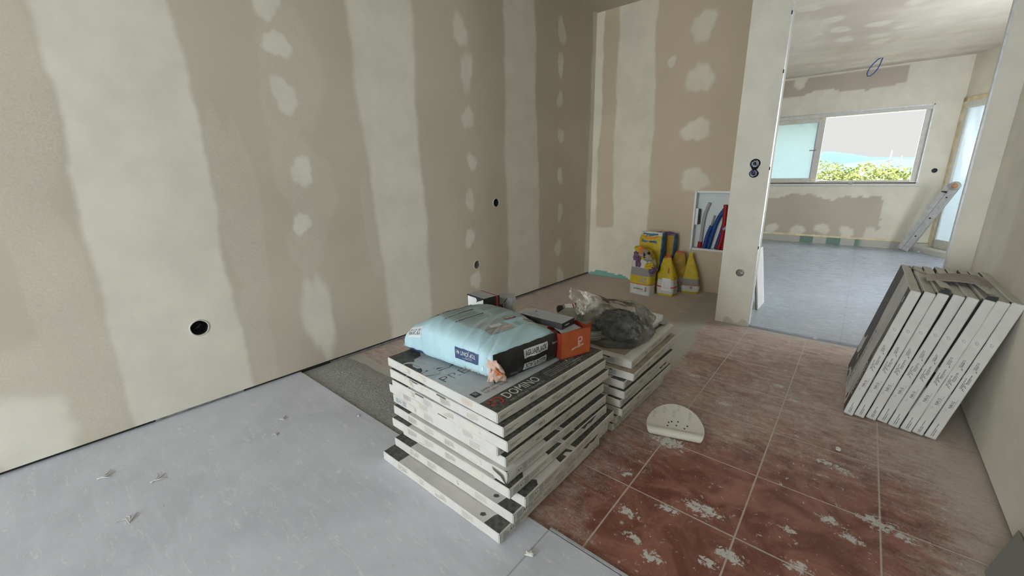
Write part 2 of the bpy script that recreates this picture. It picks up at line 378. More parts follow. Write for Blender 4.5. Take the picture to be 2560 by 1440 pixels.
# back wall of the alcove, with the manifold cabinet opening
BX0, BX1 = -2.20, -0.66
def back_mask(U, V):
    x = BX0 + U; z = V; mk = np.zeros_like(x)
    mk = np.maximum(mk, 0.95 * band(x, z, [(0, -3), (2.4, -3)], [(0, -2.12), (1.5, -2.12), (2.4, -2.1)], 21, .012))
    mk = np.maximum(mk, 0.97 * band(x, z, [(0, -1.94), (.6, -1.94), (2.4, -1.965)], [(0, -1.575), (.6, -1.56), (2.4, -1.60)], 25, .022))
    mk = np.maximum(mk, 0.95 * (1 - sstep(z + wobble(x, 4, .02, 8), .49, .53)) * (x < -1.7))
    for i, (a, b, c_, d, r_) in enumerate([(-1.214, 2.2, .1, .11, .5), (-1.203, 1.814, .1, .13, .1), (-1.196, 1.407, .11, .1, .78), (-1.169, .99, .13, .09, .2), (-1.45, 1.98, .04, .04, 0)]):
        mk = np.maximum(mk, 0.9 * blob(x, z, a, b, c_, d, i * 1.3 + .4, .3, r_))
    return mk
def back_teal(U, V):
    x = BX0 + U; top = np.interp(x, [-2.2, -2.13, -2.1, -1.98, -1.96, -1.86, -1.8, -1.78, -1.74, -1.72, -1.5], [.02, .03, .058, .058, .045, .035, .045, .03, .02, 0, 0])
    return np.where(V < top, 1, 0)
wb = plane_grid('wall_back', M_ALC, (BX0, 3.90, 0), (1, 0, 0), (0, 0, 1), BX1 - BX0, H1 + .01, 0.0125, {'plaster': back_mask, 'teal': back_teal},
                holes=[(-1.138 - BX0, -0.742 - BX0, .388, .885)])
struct(wb)

def wallbox(name, a, b, mat=None, attrs=None):
    mb = MB(); mb.box(a, b, mat or M_PLAIN); o = mb.ob(name)
    me = o.data; A = me.attributes.new('plaster', 'FLOAT', 'POINT'); A.data.foreach_set('value', [0.95] * len(me.vertices))
    return struct(o)
M_PLAIN = M_DRY
PY = 3.135; TW = 0.05
# pillar stub and doorway wall (one thin partition with the opening cut in it)
holes_p = [(-.572 + .645, 1.102, .030), (-.572 + .645, 1.042, .028), (-.576 + .645, .376, .026)]
wp = plane_grid('wall_partition', M_DRY, (-.645, PY, 0), (1, 0, 0), (0, 0, 1), .165, H1 + .01, 0.005,
                {'plaster': lambda U, V: np.where(V < .03 + .02 * np.sin(U * 60), .25, .97)}, holes=holes_p)
struct(wp)
mb = MB()
mb.quad([(-.48, PY, 0), (-.48, PY + TW, 0), (-.48, PY + TW, H1 + .01), (-.48, PY, H1 + .01)], M_PLAIN)
mb.box((-.66, PY + TW, 0), (-.48, PY + TW + .004, H1 + .01), M_PLAIN)
mb.box((-.70, PY, 0), (-.645, 3.97, H1 + .01), M_PLAIN)
o = mb.ob('wall_partition_side'); A = o.data.attributes.new('plaster', 'FLOAT', 'POINT'); A.data.foreach_set('value', [0.97] * len(o.data.vertices)); struct(o)
# strip right of the doorway, lintel above the opening
XJ = 0.389; XR = 0.487
wallbox('wall_doorway', (XJ, PY, 0), (1.72, PY + TW, H1 + .02))
wallbox('wall_lintel', (-.48, PY, 2.15), (XJ, PY + TW, H1 + .02))
# right wall with faint skim bands
def right_mask(U, V):
    mk = .72 + .12 * np.sin(U * 5 + 1) + 0 * V
    mk = np.maximum(mk, band(U, V, [(0, .25), (2.4, .3)], [(0, .5), (2.4, .52)], 31, .05)); return mk
wr = plane_grid('wall_right', M_DRY, (XR, PY, .014), (0, -1, 0), (0, 0, 1), PY - REAR_Y, H1 + .01, 0.025, {'plaster': right_mask}, flip=True); struct(wr)
# rear wall behind the camera, with the balcony opening that lights the room
wallbox('wall_rear', (-2.45, REAR_Y - .2, 0), (-2.0, REAR_Y, H1 + .02))
wallbox('wall_rear_side', (-.1, REAR_Y - .2, 0), (XR + .25, REAR_Y, H1 + .02))
wallbox('wall_rear_lintel', (-2.0, REAR_Y - .2, 2.13), (-.1, REAR_Y, H1 + .02))
mb = MB(); mb.box((-3.4, REAR_Y - 2.4, H1 + .01), (1.5, REAR_Y - .2, H1 + .2), M_FRAME); struct(mb.ob('added_overhang'))  # unseen overhang slab added to block the sun at the rear opening
mb = MB(); mb.box((-3.4, REAR_Y - 2.4, -.2), (1.5, REAR_Y, -.02), M_GREY1); struct(mb.ob('floor_balcony'))
# outer skins so that daylight only enters through the openings
for nm, a, b in (('wall_outer_left', (-2.62, REAR_Y - .2, -.2), (-2.42, 4.2, H1 + .1)), ('wall_outer_right', (XR + .05, REAR_Y - .2, -.2), (XR + .2, PY - .002, H1 + .1)),
                 ('wall_outer_back', (-2.62, 3.99, -.2), (-.702, 4.15, H1 + .1))):
    mb = MB(); mb.box(a, b, M_FRAME); struct(mb.ob(nm))
# ceilings
cm = plane_grid('ceiling', M_DRY, (-2.5, REAR_Y - .2, H1), (1, 0, 0), (0, 1, 0), 3.2, 3.95 - REAR_Y + .25, 0.05,
                {'plaster': lambda U, V: .30 + .45 * band(V, U, [(0, 1.9), (4, 1.9)], [(0, 2.2), (4, 2.2)], 41, .05) + .4 * blob(U, V, .35, 5.55, .3, .12, 2)}, flip=True); struct(cm)
mb = MB(); mb.box((-2.7, REAR_Y - .2, H1 + .01), (XR + .3, 4.1, H1 + .2), M_FRAME); mb.box((-.655, PY + .052, CEIL + .01), (2.2, 3.98, CEIL + .15), M_FRAME); mb.box((-3.8, 3.98, CEIL + .01), (2.2, 7.9, CEIL + .15), M_FRAME); struct(mb.ob('ceiling_slab'))
C2 = [(-0.589, 4.47), (-0.459, 4.947), (-0.629, 4.92), (-0.419, 5.327), (-0.135, 5.379), (-0.636, 5.353), (-0.404, 5.736), (-0.129, 5.83), (-0.583, 6.568), (-0.116, 6.677), (0.275, 5.975), (0.45, 6.139), (0.554, 5.953), (-0.734, 5.692), (0.063, 5.633), (-0.125, 6.086), (-.6, 6.95), (-.3, 7.05), (.1, 4.9), (.3, 5.3)]
def ceil2_mask(U, V):
    x = -3.4 + U; y = PY + V; n_ = wobble(x * 3 + y, 51, .25) + wobble(y * 4 - x, 52, .25)
    mk = .75 + n_ - .75 * np.exp(-((x + .35) / .3) ** 2 - ((y - 5.0) / .8) ** 2) - .35 * np.exp(-((x + .3) / .35) ** 2 - ((y - 6.4) / .35) ** 2)
    mk = np.maximum(mk, .95 * sstep(y, 7.2, 7.35))
    for i, (a, b) in enumerate(C2): mk = np.maximum(mk, .95 * blob(x, y, a, b, .085, .10, i * 1.9, .4))
    return mk
c2 = plane_grid('ceiling_room', M_CEIL2, (-3.4, PY + .04, CEIL), (1, 0, 0), (0, 1, 0), 5.3, 4.42, 0.025, {'plaster': ceil2_mask}, holes=[(-1, 3.4 - .66, -1, 3.95 - PY)], flip=True); struct(c2)

# far wall of the lit room
FY = 7.555
def far_mask(U, V):
    x = -3.4 + U; z = V; mk = np.full_like(x, .88)
    top = (x < .18) & (z > 2.1 + wobble(x, 61, .035, 4)) & (z < 2.32)
    low = (x < .21 + wobble(z, 63, .03, 9)) & (z < .69 + wobble(x, 62, .05, 5)) & (z > .12)
    mk = np.where(top | low, .08, mk)
    for i, (a, b) in enumerate([(-1.036, .191), (-.695, .189), (-.396, .227), (-.111, .2), (.148, .191), (-.94, 2.27)]): mk = np.maximum(mk, .85 * blob(x, z, a, b, .085, .085, i * 1.1, .3))
    return mk
WX0, WX1, WZ0, WZ1 = -1.75, .49, .885, 1.815
fw = plane_grid('wall_far', M_R2, (-3.4, FY, .115), (1, 0, 0), (0, 0, 1), 4.15, CEIL - .1, 0.025, {'plaster': lambda U, V: far_mask(U, V + .115)},
                holes=[(WX0 + 3.4, WX1 + 3.4, WZ0 - .115, WZ1 - .115)]); struct(fw)
mb = MB()
for a, b in (((-3.6, FY + .02, -.2), (WX0, FY + .24, CEIL + .05)), ((WX1, FY + .02, -.2), (.80, FY + .24, CEIL + .05)), ((WX0, FY + .02, -.2), (WX1, FY + .24, WZ0)), ((WX0, FY + .02, WZ1), (WX1, FY + .24, CEIL + .05))): mb.box(a, b, M_FRAME)
struct(mb.ob('wall_far_outer'))
# kerb at the foot of the far wall
n = NT('kerb'); p_ = n.n('ShaderNodeSeparateXYZ', {'Vector': n.geo()}).outputs['X']
tm = n.math('MULTIPLY', n.rng(n.math('SINE', n.math('MULTIPLY', p_, 19.5)), -.15, .1), n.math('MULTIPLY', n.rng(p_, -.78, -.70), n.rng(p_, 0.02, .1, 1, 0)))
n.set(Base_Color=n.mix(tm, (.46, .45, .39, 1), (.16, .25, .2, 1)), Roughness=.8)
mb = MB(); mb.box((-3.4, FY - .012, .01), (.747, FY + .03, .108), n.m); struct(mb.ob('baseboard_far'))
mb = MB()
def rag(u, v):
    x = -1.6 + 2.15 * u; k_ = noise.noise((x * 14, 3.1, 0)) + .5 * noise.noise((x * 50, 1, 0))
    return (x, FY - .004 - .008 * v, .108 + (.022 + .014 * k_) * (1 - v) + .001)
mb.sheet(rag, 200, 1, M_TAPE, False); tag(mb.ob('torn_paper_strip'), 'ragged torn paper edge along the foot of the far wall below the window', 'paper strip')
# floors
def fl_attr(U, V): return None
FX0, FY0 = -2.32, .835
SPL = [(-.17, 1.03, .04), (-.13, 1.09, .06), (-.30, .95, .05), (-.08, .93, .04), (.02, 1.17, .05), (-.37, .98, .04), (.08, 1.42, .05), (.13, 1.38, .05), (.28, 1.11, .07), (-.24, 1.22, .08), (-.02, 1.30, .035), (-.33, 1.15, .05), (-.42, 1.06, .05), (.19, 1.50, .07), (.25, 1.48, .05), (.10, 1.72, .05), (.05, 1.74, .05), (-.5, 1.22, .04), (-.95, 3.2, .06), (-.86, 2.62, .03), (-.18, 2.3, .04), (-.1, 2.18, .04), (-.35, 1.95, .05), (-.55, 2.15, .05), (-.45, 1.5, .1)]
def splat(U, V):
    x = FX0 + U; y = FY0 + V; s_ = np.zeros_like(x)
    for i, (a, b, r_) in enumerate(SPL): s_ = np.maximum(s_, np.exp(-(((x - a) / r_) ** 2 + ((y - b) / (r_ * .6)) ** 2)))
    return s_ * .78
def dust(U, V):
    x = FX0 + U; y = FY0 + V; d = np.full_like(x, .57)
    d -= .55 * np.exp(-(((x + .22) / .38) ** 2 + ((y - 1.12) / .42) ** 2))
    d -= .22 * np.exp(-(((x - .15) / .35) ** 2 + ((y - 1.55) / .35) ** 2))
    d -= .15 * np.exp(-(((x + .35) / .5) ** 2 + ((y - 2.4) / .5) ** 2))
    d += .22 * np.exp(-(((x - .47) / .13) ** 2))
    d += .18 * np.exp(-(((x + 1.5) / .7) ** 2 + ((y - 3.4) / .7) ** 2))
    return d
def cement(U, V):
    x = FX0 + U; y = FY0 + V
    c_ = band(x, y, [(1.0, -.95), (2.4, -.90), (3.1, -.93), (3.9, -.98)], [(1.0, -.70), (2.4, -.66), (3.1, -.74), (3.9, -.80)], 71, .06) * sstep(y, 1.7, 2.2) * .9
    c_ = np.maximum(c_, (1 - sstep(np.hypot((x + 2.1) / .5, (y - .85) / .33), .9, 1.1)))
    c_ = np.maximum(c_, (1 - sstep(y + wobble(x, 72, .04, 4), 1.12, 1.2)) * (x < -1.2))
    c_ = np.maximum(c_, sstep(y + wobble(x, 73, .02, 9), 3.06, 3.10) * (x > -.62))
    return c_
ft = plane_grid('floor', M_TILE, (FX0, FY0, 0), (1, 0, 0), (0, 1, 0), XR + .02 - FX0, PY + .8 - FY0, 0.0125, {'dust': dust, 'cement': cement, 'splat': splat}); struct(ft)
def slab(name, poly_, z0, z1, mat):
    mb = MB(); k = len(poly_)
    mb.add([(x, y, z1) for x, y in poly_] + [(x, y, z0) for x, y in poly_], [tuple(range(k)), tuple(range(2 * k - 1, k - 1, -1))] + [(i, i + k, (i + 1) % k + k, (i + 1) % k) for i in range(k)], mat)
    o = mb.ob(name, recalc=True); return o
E1 = .833
struct(slab('floor_grey_tiles', [(-2.45, REAR_Y - .1), (XR + .05, REAR_Y - .1), (XR + .05, E1), (-2.45, E1)], -.05, .011, M_GREY1))
struct(slab('floor_screed', [(-2.5, E1 + .002), (XR + .05, E1 + .002), (XR + .05, 4.0), (-2.5, 4.0)], -.08, -.012, M_GAP))
mb = MB(); mb.box((-.575, E1 + .004, -.01), (XR, E1 + .013, .0115), M_BEAD); struct(mb.ob('trim_2'))
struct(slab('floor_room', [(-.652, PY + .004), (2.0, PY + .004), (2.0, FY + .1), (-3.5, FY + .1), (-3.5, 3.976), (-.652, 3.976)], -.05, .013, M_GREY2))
# metal track and dark gap under the left wall board
mb = MB()
def tr(a, b, z0, z1, off, mat):
    p = [A0 + dL * s_ + Vector((off, 0, z)) for s_, z in ((a, z0), (b, z0), (b, z1), (a, z1))]; mb.quad([tuple(q) for q in p], mat)
tr(0, LLEN, -.02, .10, -.012, M_GAP)
tr(0, 2.9, .002, .013, -.006, M_TRACK); tr(3.35, 3.7, .012, .024, -.004, M_TRACK)
struct(mb.ob('trim_3'))
mb = MB(); mb.box((XR + .006, REAR_Y, -.01), (XR + .02, PY, .04), M_GAP); struct(mb.ob('trim_4'))
# metal corner beads of the doorway
mb = MB(); mb.box((-.486, PY - .0025, .012), (-.4795, PY + .012, 2.15), M_BEAD)
for z in (.55, 1.06, 1.62, 1.93): mb.box((-.4895, PY - .003, z), (-.4835, PY, z + .02), M_GAP)
struct(mb.ob('trim_5'))
mb = MB(); mb.box((XJ - .001, PY - .0025, .012), (XJ + .007, PY + .012, 2.15), M_BEAD); struct(mb.ob('trim_6'))
# other walls of the lit room
wallbox('wall_room_left', (-3.6, 3.9, 0), (-3.4, FY + .1, CEIL + .02), M_R2)
wallbox('wall_room_near', (-3.5, 3.975, 0), (-.70, 3.988, CEIL + .02), M_R2)
ang0 = Vector((.747, FY, 0)); dA = Vector((math.sin(math.radians(30)), -math.cos(math.radians(30)), 0)); nA = Vector((-dA.y, dA.x, 0))  # slanted wall with the balcony door
def onA(s_, z, off=0): return tuple(ang0 + dA * s_ + Vector((dA.y, -dA.x, 0)) * off + Vector((0, 0, z)))
mb = MB()
def abox(s0, s1, z0, z1, o0, o1, mat):
    p = [onA(s_, z, o_) for z in (z0, z1) for o_ in (o0, o1) for s_ in (s0, s1)]
    mb.add(p, [(0, 2, 3, 1), (4, 5, 7, 6), (0, 1, 5, 4), (2, 6, 7, 3), (0, 4, 6, 2), (1, 3, 7, 5)], mat)
abox(0, .02, 0, CEIL, -.15, 0, M_R2); abox(.02, .98, 1.86, CEIL, -.15, 0, M_R2); abox(.98, 1.98, 0, CEIL, -.15, 0, M_R2); abox(.02, .98, 0, .075, -.15, 0.0, M_R2)
def vplaster(o, val=.95):
    A = o.data.attributes.new('plaster', 'FLOAT', 'POINT'); A.data.foreach_set('value', [val] * len(o.data.vertices)); return o
struct(vplaster(mb.ob('wall_slanted')))
mb = MB()
mb.box((1.70, 5.35, 0), (1.85, 5.95, CEIL + .02), M_R2); mb.box((1.70, PY, 0), (1.85, 4.05, CEIL + .02), M_R2); mb.box((1.70, 4.05, 2.1), (1.85, 5.35, CEIL + .02), M_R2); mb.box((1.70, 4.05, 0), (1.85, 5.35, .2), M_R2)  # opening in this unseen wall is added to light the room
struct(vplaster(mb.ob('wall_side')))
mb = MB(); mb.box((-3.8, 3.9, -.1), (-3.6, 7.9, CEIL + .1), M_FRAME); struct(mb.ob('wall_outer_far_left'))

# protective plastic film: lets daylight through, diffuse
n = NT('protective_film')
tr_ = n.n('ShaderNodeBsdfTranslucent', {'Color': (.13, .155, .16, 1)}); df = n.n('ShaderNodeBsdfDiffuse', {'Color': (.55, .64, .64, 1)}); gl = n.n('ShaderNodeBsdfGlossy', {'Color': (.8, .8, .8, 1), 'Roughness': .25})
wv = n.noise(3.5, 5, .6, n.geo(), 1.5); bp = n.n('ShaderNodeBump', {'Height': wv, 'Strength': .25, 'Distance': .03})
for s_ in (tr_, df, gl): n.t.links.new(bp.outputs[0], s_.inputs['Normal'])
ms = n.n('ShaderNodeMixShader', {'Fac': .25}); n.t.links.new(tr_.outputs[0], ms.inputs[1]); n.t.links.new(df.outputs[0], ms.inputs[2])
m2 = n.n('ShaderNodeMixShader', {'Fac': .06}); n.t.links.new(ms.outputs[0], m2.inputs[1]); n.t.links.new(gl.outputs[0], m2.inputs[2])
n.t.links.new(m2.outputs[0], n.o.inputs['Surface']); M_FILM = n.m
M_FILM3 = M_FILM.copy(); M_FILM3.name = 'protective_film_sash'; [setattr(x.inputs['Color'], 'default_value', (.20, .27, .27, 1)) for x in M_FILM3.node_tree.nodes if x.type == 'BSDF_TRANSLUCENT']
n = NT('protective_film_far')
tp = n.n('ShaderNodeBsdfTransparent', {'Color': (.62, .83, .83, 1)}); df = n.n('ShaderNodeBsdfDiffuse', {'Color': (.55, .66, .66, 1)})
wv = n.noise(3.5, 5, .6, n.geo(), 1.5); bp = n.n('ShaderNodeBump', {'Height': wv, 'Strength': .6, 'Distance': .05}); n.t.links.new(bp.outputs[0], df.inputs['Normal'])
ms = n.n('ShaderNodeMixShader', {'Fac': .35}); n.t.links.new(tp.outputs[0], ms.inputs[1]); n.t.links.new(df.outputs[0], ms.inputs[2])
n.t.links.new(ms.outputs[0], n.o.inputs['Surface']); M_FILM2 = n.m

# window of the far wall: reveal, frame, sash covered in film, sill
win = struct(empty('window_1', (WX1, FY, WZ0)))
def child(mb, name, par):
    o = mb.ob(name); o.parent = par; o.matrix_parent_inverse = Matrix.Translation(par.location).inverted() if par.rotation_euler.z == 0 else par.matrix_world.inverted(); return o
mb = MB(); fw_ = .045
mb.box((WX0, FY + .10, WZ0), (WX1, FY + .18, WZ0 + fw_ * .6), M_FRAME); mb.box((WX0, FY + .10, WZ1 - fw_ * .5), (WX1, FY + .18, WZ1), M_FRAME)
mb.box((WX1 - .035, FY + .10, WZ0), (WX1, FY + .18, WZ1), M_FRAME); mb.box((WX0, FY + .10, WZ0), (WX0 + .035, FY + .18, WZ1), M_FRAME)
mb.box((WX0 - .0, FY - .004, WZ1), (WX1 + .012, FY + .02, WZ1 + .012), M_BEAD); mb.box((WX1, FY - .004, WZ0), (WX1 + .012, FY + .02, WZ1 + .01), M_BEAD)
mb.box((WX1 - .06, FY + .03, WZ0), (WX1, FY + .10, WZ1), M_FRAME); mb.box((WX0, FY + .0, WZ1 - .045), (WX1, FY + .10, WZ1), M_FRAME)
child(mb, 'window_frame', win)
sx0, sx1 = -1.70, -.575
mb = MB(); sf_ = .075
mb.box((sx0, FY + .03, WZ0 + .005), (sx1, FY + .075, WZ0 + .065), M_FRAME); mb.box((sx0, FY + .03, WZ1 - .10), (sx1, FY + .075, WZ1 - .02), M_FRAME)
mb.box((sx0, FY + .03, WZ0 + .065), (sx0 + sf_, FY + .075, WZ1 - .1), M_FRAME); mb.box((sx1 - sf_, FY + .03, WZ0 + .065), (sx1, FY + .075, WZ1 - .1), M_FRAME)
mb.box((sx1 - sf_ - .012, FY + .026, WZ0 + .065), (sx1 - sf_, FY + .032, WZ1 - .1), flat('lilac_seal', (.36, .33, .42, 1), .5))
mb.box((sx1 - sf_ - .06, FY + .015, 1.33), (sx1 - sf_ + .02, FY + .03, 1.342), M_TRACK)
for x, z in ((-.94, WZ1 - .075), (-.62, WZ1 - .06), (-1.02, WZ0 + .02), (-.61, WZ0 + .045)): mb.box((x - .022, FY + .024, z - .014), (x + .022, FY + .0298, z + .014), M_TAPE)
sash = child(mb, 'sash', win)
mb = MB(); 
def fpt(u, v): 
    x = sx0 + sf_ + (sx1 - sx0 - 2 * sf_) * u; z = WZ0 + .065 + (WZ1 - WZ0 - .165) * v
    return (x, FY + .055 + .006 * math.sin((x * 1.2 + z) * 34) * max(0, (u + v - 1.1)) + .003 * noise.noise((x * 9, z * 9, 0)), z)
mb.sheet(fpt, 40, 30, M_FILM3); o = mb.ob('pane'); o.parent = sash
mb = MB(); mb.box((WX0 - .02, FY - .022, WZ0 - .045), (WX1 + .045, FY + .12, WZ0 - .012), M_FRAME, bev=.004); mb.box((WX0, FY + .0, WZ0 - .012), (WX1, FY + .12, WZ0), M_FRAME)
mb.box((-.19, FY - .024, WZ0 - .03), (-.15, FY - .02, WZ0 - .004), M_GREYP); child(mb, 'window_sill', win)

# balcony door in the slanted wall: taped frame and film
door = struct(empty('door_1', onA(.02, 0)))
mb = MB(); abox(0.0, .045, .075, 1.86, 0.0, .012, M_TAPE); abox(0.0, .98, 1.815, 1.86, 0, .012, M_TAPE); abox(.045, .09, .075, 1.82, -.03, .008, M_FRAME); abox(.09, .95, 1.74, 1.815, -.03, .008, M_FRAME); abox(.045, .95, .075, .18, -.03, .008, M_FRAME); abox(.93, .98, .075, 1.83, -.03, .008, M_FRAME)
def inv(o, par): o.parent = par; o.matrix_parent_inverse = Matrix.Translation(par.location).inverted(); return o
inv(mb.ob('door_frame'), door)
mb = MB(); mb.sheet(lambda u, v: onA(.09 + .84 * u, .18 + 1.56 * v, -.012 + .004 * math.sin(u * 25 + v * 9) + .004 * noise.noise((u * 5, v * 9, 2))), 24, 40, M_FILM); inv(mb.ob('pane'), door)
mb = MB(); abox(-.25, 1.0, .012, .072, .02, .16, M_FRAME); tag(mb.ob('door_threshold'), 'pale raised threshold slab below the taped balcony door', 'threshold')
mb = MB(); bm_r = random.Random(5)
mb.add([(.66 + bm_r.uniform(-.03, .03), 7.33 + bm_r.uniform(-.02, .02), .016 + bm_r.uniform(0, .04)) for _ in range(9)], [(0, 1, 2), (2, 3, 4), (4, 5, 6), (1, 3, 5), (6, 7, 8), (0, 7, 4)], M_WHITE)
tag(mb.ob('crumpled_paper'), 'small crumpled white paper beside the ladder foot', 'paper')

# aluminium ladder leaning to the right, folded
M_ALU = flat('aluminium', (.52, .51, .47, 1), .42, .35, .12)
lad = tag(empty('folding_ladder', (.60, 7.35, .013)), 'folded aluminium ladder leaning in front of the taped balcony door', 'ladder')
lb = Vector((.545, 7.36, .016)); lt = Vector((.835, 7.12, .85)); ld = (lt - lb).normalized(); lside = Vector((.25, .97, 0)).normalized(); ln = ld.cross(lside).normalized()
def rail(off, wd, dpt, name):
    mb = MB(); b0 = lb + ln * off
    for t0, t1, th in ((0, wd, dpt),):
        p = [b0 + ld * a + ln * b_ + lside * c_ for c_ in (-dpt / 2, dpt / 2) for b_ in (0, wd) for a in (0, (lt - lb).length)]
        mb.add(p, [(0, 1, 3, 2), (4, 6, 7, 5), (0, 4, 5, 1), (2, 3, 7, 6), (0, 2, 6, 4), (1, 5, 7, 3)], M_ALU)
    return mb
def inv2(mb, name): o = mb.ob(name); o.parent = lad; o.matrix_parent_inverse = Matrix.Translation(lad.location).inverted(); return o
mb = rail(-.005, .062, .03, 'rail')
for k in (.22, .48, .76):
    c_ = lb + ld * k + ln * .027 - lside * .018
    mb.tube([c_, c_ - lside * .0 + lside * -.002], .009, M_GAP, 8)
inv2(mb, 'rail'); inv2(rail(.060, .052, .022, 'rail'), 'rail')
for k in (.22, .48, .76):
    mb = MB(); a = lb + ld * k + ln * .03; mb.tube([a + lside * .012, a + lside * .14], .012, M_ALU, 8); inv2(mb, 'rung')

mb = MB(); b0 = lb + lside * .145
p = [b0 + ld * a + ln * b_ + lside * c_ for c_ in (-.012, .012) for b_ in (0, .06) for a in (0, (lt - lb).length)]
mb.add(p, [(0, 1, 3, 2), (4, 6, 7, 5), (0, 4, 5, 1), (2, 3, 7, 6), (0, 2, 6, 4), (1, 5, 7, 3)], M_ALU); inv2(mb, 'rail')
mb = MB(); hc = lt + ln * .035 - ld * .01
mb.tube([hc - lside * .022, hc + lside * .022], .05, M_ALU, 16); mb.tube([hc - lside * .026, hc - lside * .022], .03, flat('orange_hinge', (.5, .25, .12, 1), .6), 12)
mb.tube([hc - ld * .09 + ln * .02 - lside * .02, hc - ld * .10 + ln * .07 - lside * .02], [.012, .004], M_GAP, 8); inv2(mb, 'hinge')

# blue cable loop hanging from the ceiling
M_BLUE = flat('blue_cable', (.03, .075, .28, 1), .45)
mb = MB(); q = []
for i in range(41):
    t = 2 * math.pi * i / 40; q.append((-.165 + .052 * math.cos(t) * math.sin(t / 2) * 1.3 + .05 * math.cos(t / 2) ** 2 * 1.0, 7.0, 2.335 - .19 * (math.sin(t / 2))))
q = [(-.10, 7.0, 2.338), (-.125, 7.0, 2.325), (-.165, 7.0, 2.28), (-.195, 7.0, 2.225), (-.205, 7.0, 2.18), (-.195, 7.0, 2.152), (-.17, 7.0, 2.15), (-.14, 7.0, 2.175), (-.115, 7.0, 2.215), (-.10, 7.0, 2.26), (-.092, 7.0, 2.30), (-.085, 7.0, 2.338)]
mb.tube(q, .0062, M_BLUE, 10); tag(mb.ob('cable_loop'), 'loop of blue cable hanging from the ceiling of the bright room', 'cable')
# board leaning against the back of the partition
mb = MB(); tf = Matrix.Translation((-.505, 3.54, .013)) @ Matrix.Rotation(math.radians(-8), 4, 'Y')
mb.box((0, 0, 0), (.012, .26, .46), M_CARD, tf=lambda p: tf @ p); mb.box((-.004, -.003, 0), (0.0, .0, .46), M_GAP, tf=lambda p: tf @ p)
tag(mb.ob('leaning_board'), 'thin pale board leaning behind the doorway pillar on the grey floor', 'board')
# round socket in far wall
def cup(mb, c, nrm, r, depth, mat, seg=24, rim=None):
    nrm = Vector(nrm).normalized(); a = nrm.cross(Vector((0, 0, 1))).normalized(); b = Vector((0, 0, 1)); c = Vector(c)
    ring = lambda rr, d: [c + a * rr * math.cos(2 * math.pi * k / seg) + b * rr * math.sin(2 * math.pi * k / seg) - nrm * d for k in range(seg)]
    vs_ = ring(r, -.001) + ring(r, depth) + [c - nrm * depth]
    fs = [(k, (k + 1) % seg, seg + (k + 1) % seg, seg + k) for k in range(seg)] + [(seg + k, seg + (k + 1) % seg, 2 * seg) for k in range(seg)]
    mb.add(vs_, fs, mat, True)
    if rim: 
        vs2 = ring(r, -.0015) + ring(r * 1.13, -.0015) ; mb.add(vs2, [(k, (k + 1) % seg, seg + (k + 1) % seg, seg + k) for k in range(seg)], rim)
M_DARKPL = flat('dark_plastic', (.035, .034, .032, 1), .6)
M_BOXPL = flat('grey_plastic_cup', (.34, .33, .29, 1), .7, 0, .3)
mb = MB(); cup(mb, (.633, FY - .002, 1.03), (0, -1, 0), .028, -.0005, M_DARKPL, rim=M_FRAME); tag(recess(mb.ob('socket_hole'), (.633, FY, 1.03)), 'dark round socket hole right of the far window', 'socket hole')
# left wall socket holes
nl = Vector((-dL.y, dL.x, 0)); nl = nl if nl.x > 0 else -nl
for i, (y, z, r_, lab) in enumerate([(.43, .395, .036, 'large black socket hole low in the wall near the joint compound band, nearest the camera'), (2.215, .388, .033, 'socket hole low in the left wall showing a pale cup inside'), (2.45, .849, .033, 'dark socket hole at mid height in the left wall, highest of the three')]):
    x = A0.x - KL * (3.90 - y); mb = MB(); cup(mb, (x, y, z), nl, r_, .06, M_DARKPL if i != 1 else M_BOXPL, rim=None)
    c_ = Vector((x, y, z)); a_ = Vector((0, 1, 0)); seg = 28
    pts = []
    for k in range(seg + 1):
        t = 2 * math.pi * k / seg; rr = r_ * (1.01 + .015 * math.sin(5 * t + i)); pts.append(c_ + a_ * rr * math.cos(t) + Vector((0, 0, 1)) * rr * math.sin(t) + nl * .001)
    mb.tube(pts, .0028 if i else .003, M_BEADP if 'M_BEADP' in globals() else M_CARD, 6, False)
    if i == 0: mb.tube([c_ - nl * .03 + a_ * .02 + Vector((0, 0, .02)), c_ - nl * .02 - a_ * .0, c_ - nl * .04 - a_ * .02 - Vector((0, 0, .01))], .006, M_BLACK, 8)
    tag(recess(mb.ob('socket_hole'), c_), lab, 'socket hole', 'socket holes in the left wall')
# pillar sockets with cables
M_BLUEW = flat('blue_wire', (.03, .06, .22, 1), .45)
def wires(mb, c, r_, r0, nw, mats):
    rr = random.Random(r0)
    for k in range(nw):
        p0 = Vector(c) + Vector((rr.uniform(-.5, .5) * r_, .03, rr.uniform(-.5, .5) * r_)); pts = [p0]
        a = rr.uniform(0, 6.28); rad = r_ * rr.uniform(.35, .72)
        for j in range(7): pts.append(Vector(c) + Vector((rad * math.cos(a + j * .8), -.004 - .010 * math.sin(j * .5) * rr.random(), rad * math.sin(a + j * .8))))
        mb.tube(pts, .0035, rr.choice(mats), 7)
for z, r_, lab, s0 in ((1.102, .030, 'upper cable box in the pillar stuffed with coiled black and blue wires', 1), (1.042, .028, 'lower cable box in the pillar with blue and pale wires, directly under the other', 2)):
    mb = MB(); cup(mb, (-.572, PY, z), (0, -1, 0), r_, .045, M_DARKPL); o = recess(mb.ob('cable_box'), (-.572, PY, z)); tag(o, lab, 'cable box', 'cable boxes in the pillar')
    mb = MB(); wires(mb, (-.572, PY, z), r_ * 1.15, s0, 7, [M_BLACK, M_BLUEW, M_BLACK, M_GREYP]); w_ = mb.ob('wires'); w_.parent = o; w_.matrix_parent_inverse = Matrix.Translation(o.location).inverted()
